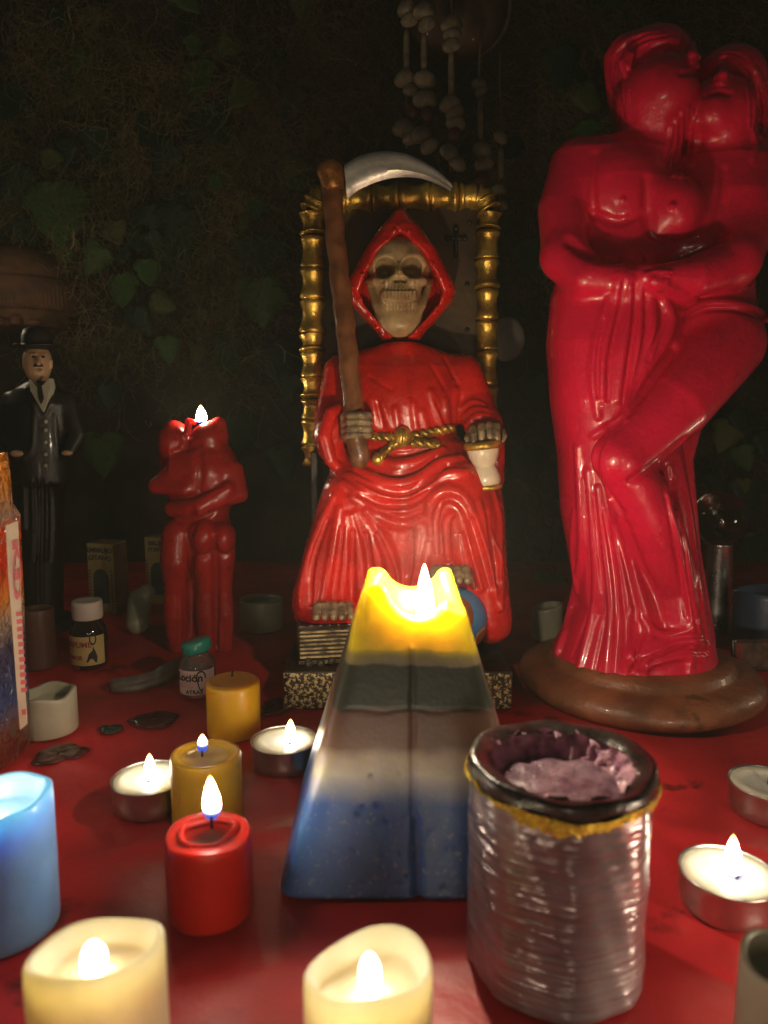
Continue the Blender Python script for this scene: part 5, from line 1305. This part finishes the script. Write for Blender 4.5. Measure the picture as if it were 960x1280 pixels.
for u in (42, 54):
    C.ell(at(u, 446, YM - .0155), (4 * E, .003, 2.6 * E), .001, sub=True); C.chain([at(u - 3.5, 442.5, YM - .014), at(u + 3.5, 442.5, YM - .014)], [1.3 * E, 1.3 * E], .001)
C.chain([at(44, 463, YM - .012), at(52, 463, YM - .012)], [1.6 * E, 1.6 * E], .001)
hd = mk('head', C.mesh(), M['skin'], man)
mk('moustache', tube([at(42, 458, YM - .0125), at(45, 456.5, YM - .0145), at(48, 457, YM - .0155), at(51, 456.5, YM - .0145), at(54, 458, YM - .0125)], [.0005, .0015, .0012, .0015, .0005], 8, sm=3), M['hat'], hd)
for u in (42, 54): mk('eye', ball(at(u, 446, YM - .0130), (2.2 * E, .0012, 1.5 * E), 8, 6), M['hat'], hd)
hc_ = at(47, 436, YM); hr = 17 * E
mk('hat', lathe([(0, -.001), (hr * 1.0, -.001), (hr * 1.5, .0006), (hr * 1.6, .002), (hr * 1.5, .0022), (hr * 1.08, .0016), (hr * 1.05, .005), (hr * 1.02, .011), (hr * .86, .0165), (hr * .5, .0190), (0, .0195)], hc_, 40, wob=lambda r, z, a, i: (r, z + (.0018 * abs(math.cos(a)) if r > hr * 1.2 else 0))), M['hat'], man)
def front_patch(uvs, dy): 
    return strip(uvs, YM - dy, .004)
mk('shirt', strip([(36, 474), (44, 482), (48, 484), (53, 482), (61, 473), (63, 484), (57, 505), (54, 515), (46, 502), (38, 488)], YM - .0215, .010), M['shirt'], man, smooth=False)
mk('tie', strip([(47, 481), (51, 481), (52, 487), (54, 498), (51, 505), (48, 498), (47, 488)], YM - .0232, .003), M['hat'], man, smooth=False)
for v in (527, 538, 553, 568, 582): mk('button', ball(at(57, v, YM - .0245), 2.4 * E, 10, 7), M['shirt'], man)
mk('hand', ball(at(21, 567, YM - .0225), (8 * E, .004, 4 * E), 12, 8), M['skin'], man)
mk('hand', ball(at(84, 566, YM - .0225), (7 * E, .004, 3.6 * E), 12, 8), M['skin'], man)
mk('stand', lathe([(0, 0), (.034, 0), (.034, .006), (.031, .009), (0, .009)], mb, 40), M['hat'], man, angle=40)
# ------------------------------------------------------------------ things hanging on and before the dark wall
M['moss'] = mat('dry_moss', (0.30, 0.22, 0.11), .9, col2=(.13, .13, .06), vscale=12, spec=.1)
def fibres(n, seed):
    r_ = np.random.default_rng(seed); V = []; F = []; base = 0
    cl = [(90, 60), (160, 150), (330, 190), (290, 130), (230, 290), (120, 260), (300, 330), (60, 320), (200, 120), (340, 240), (710, 70), (640, 200), (690, 340), (50, 70), (370, 80), (430, 120), (660, 30), (300, 440), (120, 430), (240, 420), (880, 620), (690, 620), (920, 560), (30, 200), (260, 230), (130, 40), (330, 60), (440, 40), (880, 20), (740, 130)]
    for k in range(n):
        cu, cv = cl[r_.integers(len(cl))]
        u, v = cu + r_.normal(0, 42), cv + r_.normal(0, 42); Y = r_.uniform(.905, .965)
        p = at(u, v, Y); d = r_.normal(0, 1, 3); d[1] *= .35; d[2] -= .4; d /= np.linalg.norm(d)
        L = r_.uniform(.02, .075); m = 9; w = r_.uniform(.00015, .00040); turn = r_.normal(0, .55, 3)
        P = []
        for i in range(m):
            P.append(p.copy()); d = d + np.cross(turn, d) * .35 + r_.normal(0, .16, 3) * np.array([1, .4, 1]); d /= np.linalg.norm(d); p = p + d * L / m
            p[1] = min(max(p[1], .89), .970)
        P = np.array(P); w = w * (3.2 if k % 110 == 0 else 1)
        a = np.array([[w, 0, 0], [-.5 * w, -.8 * w, .3 * w], [-.5 * w, .3 * w, -.8 * w]])
        for q_ in P: V.extend(q_ + a)
        for i in range(m - 1):
            for j in range(3):
                F.append((base + i * 3 + j, base + i * 3 + (j + 1) % 3, base + i * 3 + 3 + (j + 1) % 3, base + i * 3 + 3 + j))
        base += m * 3
    return np.array(V), np.array(F)
tag(mk('dry_moss', fibres(11000, 11), M['moss'], loc=(0, .95, 0)), 'tangled brown dry moss covering the back wall', None, None, 'stuff')
# ivy
leafm = [mat('ivy_leaf_green', (0.055, 0.12, 0.032), .45, var=.25, vscale=40, spec=.2), mat('ivy_leaf_dark', (0.016, 0.040, 0.022), .45, var=.25, vscale=40, spec=.2), mat('ivy_leaf_olive', (0.09, 0.11, 0.035), .5, var=.25, vscale=40, spec=.2)]
def leaf_geo(n=9):
    V = []; F = []; out = [(.10, .0), (.36, -.06), (.52, .10), (.50, .26), (.36, .40), (.40, .50), (.32, .66), (.16, .84), (.05, .95), (0.004, 1.0)]
    for i, (w, t) in enumerate(out):
        for s_ in (-1, -.5, 0, .5, 1):
            V.append((w * s_, .10 * abs(w * s_) - .14 * t * t + (-.02 if abs(s_) == .5 else 0), t - (.10 * abs(s_) if i == 0 else 0)))
    for i in range(len(out) - 1):
        for j in range(4): F.append((i * 5 + j, i * 5 + j + 1, i * 5 + j + 6, i * 5 + j + 5))
    return np.array(V), F
LG = leaf_geo()
_lm = {}
def leaf(parent, u, v, s, Y, k, ang, yaw, seed):
    r_ = np.random.default_rng(seed)
    if k not in _lm:
        me = bpy.data.meshes.new('leaf'); me.from_pydata(LG[0].tolist(), [], LG[1]); me.polygons.foreach_set('use_smooth', [True] * len(me.polygons)); me.materials.append(leafm[k]); _lm[k] = me
    o = bpy.data.objects.new('leaf', _lm[k]); o.parent = parent; COL.objects.link(o)
    p = at(u, v, Y); S_ = mm(s * .8, Y)
    o.rotation_euler = (math.radians(r_.uniform(-25, 15)), math.radians(ang), math.radians(yaw)); o.scale = (S_, S_, S_)
    o.location = [float(c_) for c_ in (p - wloc(parent))]
    m_ = o.modifiers.new('thickness', 'SOLIDIFY'); m_.thickness = .02
    return o
M['stem'] = mat('ivy_stem', (0.05, 0.035, 0.015), .7)
def vine(label, path, leaves, Y, seed):
    P = [at(u, v, Y + .012) for u, v in path]
    t = thing('ivy_vine', P[0], label, 'vine')
    mk('stem', tube(P, .0011, 7, sm=6), M['stem'], t)
    for i, (u, v, s, k, ang, yaw) in enumerate(leaves): leaf(t, u, v, s, Y, k, ang, yaw, seed * 50 + i)
    r_ = np.random.default_rng(seed); SL = smooth_line([np.array(p, float) for p in path], 8)
    for i in range(14):
        p_ = SL[r_.integers(len(SL))] + r_.normal(0, 38, 2)
        leaf(t, p_[0], p_[1], r_.uniform(26, 52), Y + r_.uniform(-.02, .015), int(r_.choice([0, 1, 1, 2])), r_.uniform(130, 230), r_.uniform(-35, 35), seed * 90 + i)
vine('ivy with broad green leaves hanging at the upper left', [(40, -40), (60, 60), (90, 160), (60, 260), (70, 340)], [(68, 232, 95, 0, 175, 10), (20, 110, 60, 1, 200, 20), (75, 312, 34, 0, 120, -25), (110, 60, 50, 1, 150, 30), (30, 210, 60, 1, 215, 15), (100, 30, 40, 2, 60, 10), (20, 330, 50, 1, 170, 10), (95, 300, 30, 2, 230, 30)], .925, 1)
vine('ivy with dark rounded leaves hanging left of the throne', [(250, -40), (240, 60), (215, 180), (180, 290), (170, 380)], [(245, 78, 62, 0, 170, -20), (275, 50, 40, 2, 110, 20), (205, 262, 110, 1, 178, 0), (235, 265, 80, 1, 200, 25), (152, 345, 52, 0, 172, -10), (140, 300, 36, 2, 30, 20), (165, 290, 40, 1, 140, 10), (195, 150, 50, 1, 210, 30), (260, 130, 70, 1, 160, 10), (190, 375, 40, 2, 110, 0), (135, 480, 45, 1, 175, 10), (125, 545, 70, 0, 180, 10)], .922, 2)
vine('ivy with dark leaves beside the throne back', [(360, -40), (350, 120), (320, 260), (300, 380), (330, 480)], [(320, 350, 75, 0, 175, 0), (345, 300, 60, 1, 200, 15), (300, 300, 55, 1, 150, -15), (355, 205, 40, 2, 100, 0), (290, 420, 60, 1, 190, 10), (340, 430, 70, 1, 165, 20), (370, 110, 55, 1, 200, 10), (330, 60, 60, 1, 170, -10), (300, 520, 60, 1, 180, 0), (350, 560, 55, 1, 170, 15)], .922, 3)
vine('ivy with pointed leaves trailing behind the couple statue', [(700, -40), (690, 160), (660, 320), (665, 560), (700, 740)], [(665, 300, 60, 1, 175, 0), (640, 170, 45, 1, 200, 10), (700, 60, 60, 1, 170, 0), (660, 560, 60, 1, 180, 0), (640, 640, 55, 1, 165, 20), (690, 720, 60, 2, 195, -20), (655, 740, 45, 1, 160, 10), (730, 110, 45, 2, 140, 10), (640, 380, 40, 1, 190, 0), (670, 470, 55, 1, 175, 0)], .86, 4)
vine('ivy with pointed leaves at the far right below the raised knee', [(960, 300), (930, 480), (900, 560), (950, 680)], [(915, 530, 50, 2, 200, -20), (935, 600, 60, 1, 180, 0), (960, 540, 55, 1, 165, 10), (950, 670, 50, 1, 190, 0), (895, 590, 40, 1, 150, 15)], .86, 5)

# shell strings
M['shell'] = mat('old_shell', (0.26, 0.20, 0.13), .55, var=.3, vscale=80, bump=.0008, bscale=120)
M['cord'] = mat('string_cord', (0.14, 0.10, 0.06), .8)
M['bead'] = mat('red_seed_bead', (0.12, 0.02, 0.015), .5)
def shell_string(label, u, v0, v1, items, Y):
    t = thing('shell_string', at(u, v1, Y), label, 'garland', 'shell strings hanging behind the scythe')
    mk('cord', tube([at(u + 1.5 * math.sin(v * .05), v, Y) for v in np.linspace(v0, v1, 9)], .0012, 7), M['cord'], t)
    for i, (du, v, s, kind) in enumerate(items):
        r_ = np.random.default_rng(int(u * 31 + v)); p = at(u + du, v, Y - .003); R = mm(s, Y)
        if kind == 's':
            V, F = ball((0, 0, 0), (R, R * .7, R * .72), 16, 10)
            V[:, 1] += .10 * R * np.sin(V[:, 0] / R * 9) * (V[:, 1] < 0); V[:, 0] *= 1 - .28 * V[:, 2] / R
            an = r_.uniform(-.7, .7); V, F = roty_geo((V, F), an, np.zeros(3)); mk('shell', (V + p, F), M['shell'], t)
        elif kind == 'r': mk('bead', ball(p, (R, R, R * 1.2), 12, 8), M['bead'], t)
        else: mk('tube_bead', tube([at(u + du, v - s, Y), at(u + du, v, Y), at(u + du, v + s, Y)], [.0026, .0032, .0028], 9, sm=2), M['shell'], t)
shell_string('shell string farthest left above the scythe blade', 508, -30, 185, [(0, 10, 12, 's'), (4, 24, 11, 's'), (0, 62, 24, 't'), (-2, 98, 13, 's'), (6, 112, 10, 's'), (-3, 160, 14, 's'), (6, 172, 11, 's'), (8, 140, 8, 'r')], .76)
shell_string('shell string directly above the scythe blade, second from left', 530, -30, 190, [(0, 14, 13, 's'), (3, 30, 11, 's'), (0, 65, 24, 't'), (2, 100, 14, 's'), (2, 124, 15, 's'), (4, 143, 8, 'r'), (-4, 168, 13, 's'), (6, 182, 12, 's')], .75)
shell_string('shell string with a bright upper shell before the dark gourd', 564, -30, 215, [(0, 30, 13, 's'), (1, 42, 11, 's'), (0, 56, 11, 's'), (0, 92, 28, 't'), (-2, 130, 13, 's'), (4, 140, 12, 's'), (6, 154, 12, 's'), (4, 168, 8, 'r'), (-2, 190, 12, 's'), (8, 205, 11, 's')], .74)
shell_string('short shell string right of the scythe tip', 600, 40, 250, [(-1, 105, 9, 's'), (1, 114, 8, 's'), (0, 148, 26, 't'), (3, 188, 12, 's'), (5, 204, 12, 's'), (3, 226, 9, 'r'), (2, 244, 10, 's')], .75)
shell_string('dim shell string rightmost, over the throne corner', 626, 60, 270, [(0, 172, 9, 's'), (0, 205, 18, 't'), (-2, 236, 9, 's'), (2, 256, 8, 's')], .78)
# gourd
M['gourd'] = mat('dark_gourd', (0.075, 0.035, 0.022), .4, var=.3, coat=.2)
M['gourd_rim'] = mat('pale_gourd_rim', (0.13, 0.11, 0.09), .6)
gcen = at(572, 10, .80); gr = mm(58, .80)
gd = thing('gourd_bowl', gcen - np.array([0, 0, gr]), 'round dark gourd bowl with a pale rim hanging above the shell strings', 'bowl')
mk('bowl', ball(gcen, (gr, gr * .7, gr * 1.02), 32, 20), M['gourd'], gd)
mk('rim', tube([gcen + np.array([gr * 1.0 * math.cos(a), -.004, gr * 1.02 * math.sin(a)]) for a in np.linspace(-1.15, 1.4, 20)], [.0008 + .0022 * math.sin(math.pi * i / 19) for i in range(20)], 8), M['gourd_rim'], gd)
mk('cord', tube([gcen + np.array([0, 0, gr]), gcen + np.array([.004, .01, gr + .25])], .001, 7), M['cord'], gd)
# carved head at the left
M['terracotta'] = mat('terracotta_head', (0.13, 0.062, 0.03), .8, var=.25, vscale=40, bump=.001, bscale=90)
YH_ = .925; E = mm(1, YH_)
C = Clay((-.56, .84, .30), (-.33, .99, .52), .0017)
C.ell(at(20, 400, YH_), (62 * E, .050, 66 * E), 0)
C.loft(px_rows([(352, -42, 88, YH_, .055), (362, -48, 94, YH_, .058), (384, -48, 94, YH_, .058), (392, -44, 90, YH_, .056)]), .002)
C.ell(at(20, 350, YH_), (60 * E, .052, 40 * E), .003)
for i in range(26):
    u = -40 + i * 5; C.stroke([(u, 361), (u + 1, 374), (u + 2, 386)], .0016, .001, sub=True, n=3)
for u in (-2, 42):
    C.ell(at(u, 402, YH_ - .048), (14 * E, .010, 5 * E), .003, sub=True); C.ell(at(u, 403, YH_ - .040), (9 * E, .006, 4 * E), .001)
C.chain([at(20, 400, YH_ - .050), at(20, 425, YH_ - .058)], [6 * E, 9 * E], .006); C.ell(at(20, 448, YH_ - .048), (18 * E, .006, 4 * E), .003)
tag(mk('carved_head', C.mesh(), M['terracotta'], loc=at(20, 466, YH_)), 'dim terracotta carved head in a ribbed cap, above the suited man statue', 'head')
# pale disc right of the throne
M['pale_disc'] = mat('pale_disc', (0.20, 0.17, 0.15), .6, var=.15)
dc = at(633, 424, .72); dr = mm(22, .72)
V, F = lathe([(0, -.003), (dr * .8, -.003), (dr, -.001), (dr, .001), (dr * .85, .003), (dr * .5, .0042), (0, .0046)], (0, 0, 0), 40)
V = np.stack([V[:, 0], -V[:, 2], V[:, 1] * 1.2], 1) + dc
tag(mk('pale_disc', (V, F), M['pale_disc'], loc=dc), 'pale round disc hanging behind the right post of the throne', 'disc')
# ------------------------------------------------------------------ haze volume added for a soft veil of light
hz_m = bpy.data.materials.new('veil_haze'); hz_m.use_nodes = True
for n_ in list(hz_m.node_tree.nodes):
    if n_.type != 'OUTPUT_MATERIAL': hz_m.node_tree.nodes.remove(n_)
pv_ = hz_m.node_tree.nodes.new('ShaderNodeVolumePrincipled')
pv_.inputs['Color'].default_value = (.82, .88, .80, 1); pv_.inputs['Density'].default_value = 0.046; pv_.inputs['Anisotropy'].default_value = 0.0
hz_m.node_tree.links.new(pv_.outputs[0], [n_ for n_ in hz_m.node_tree.nodes if n_.type == 'OUTPUT_MATERIAL'][0].inputs['Volume'])
hz = mk('haze', box(-1.1, 1.1, -0.9, 1.2, -1.0, 1.2), hz_m, loc=(0, 0, 0), smooth=False)
tag(hz, 'thin haze added over the altar as a soft veil of light', None, None, 'stuff')
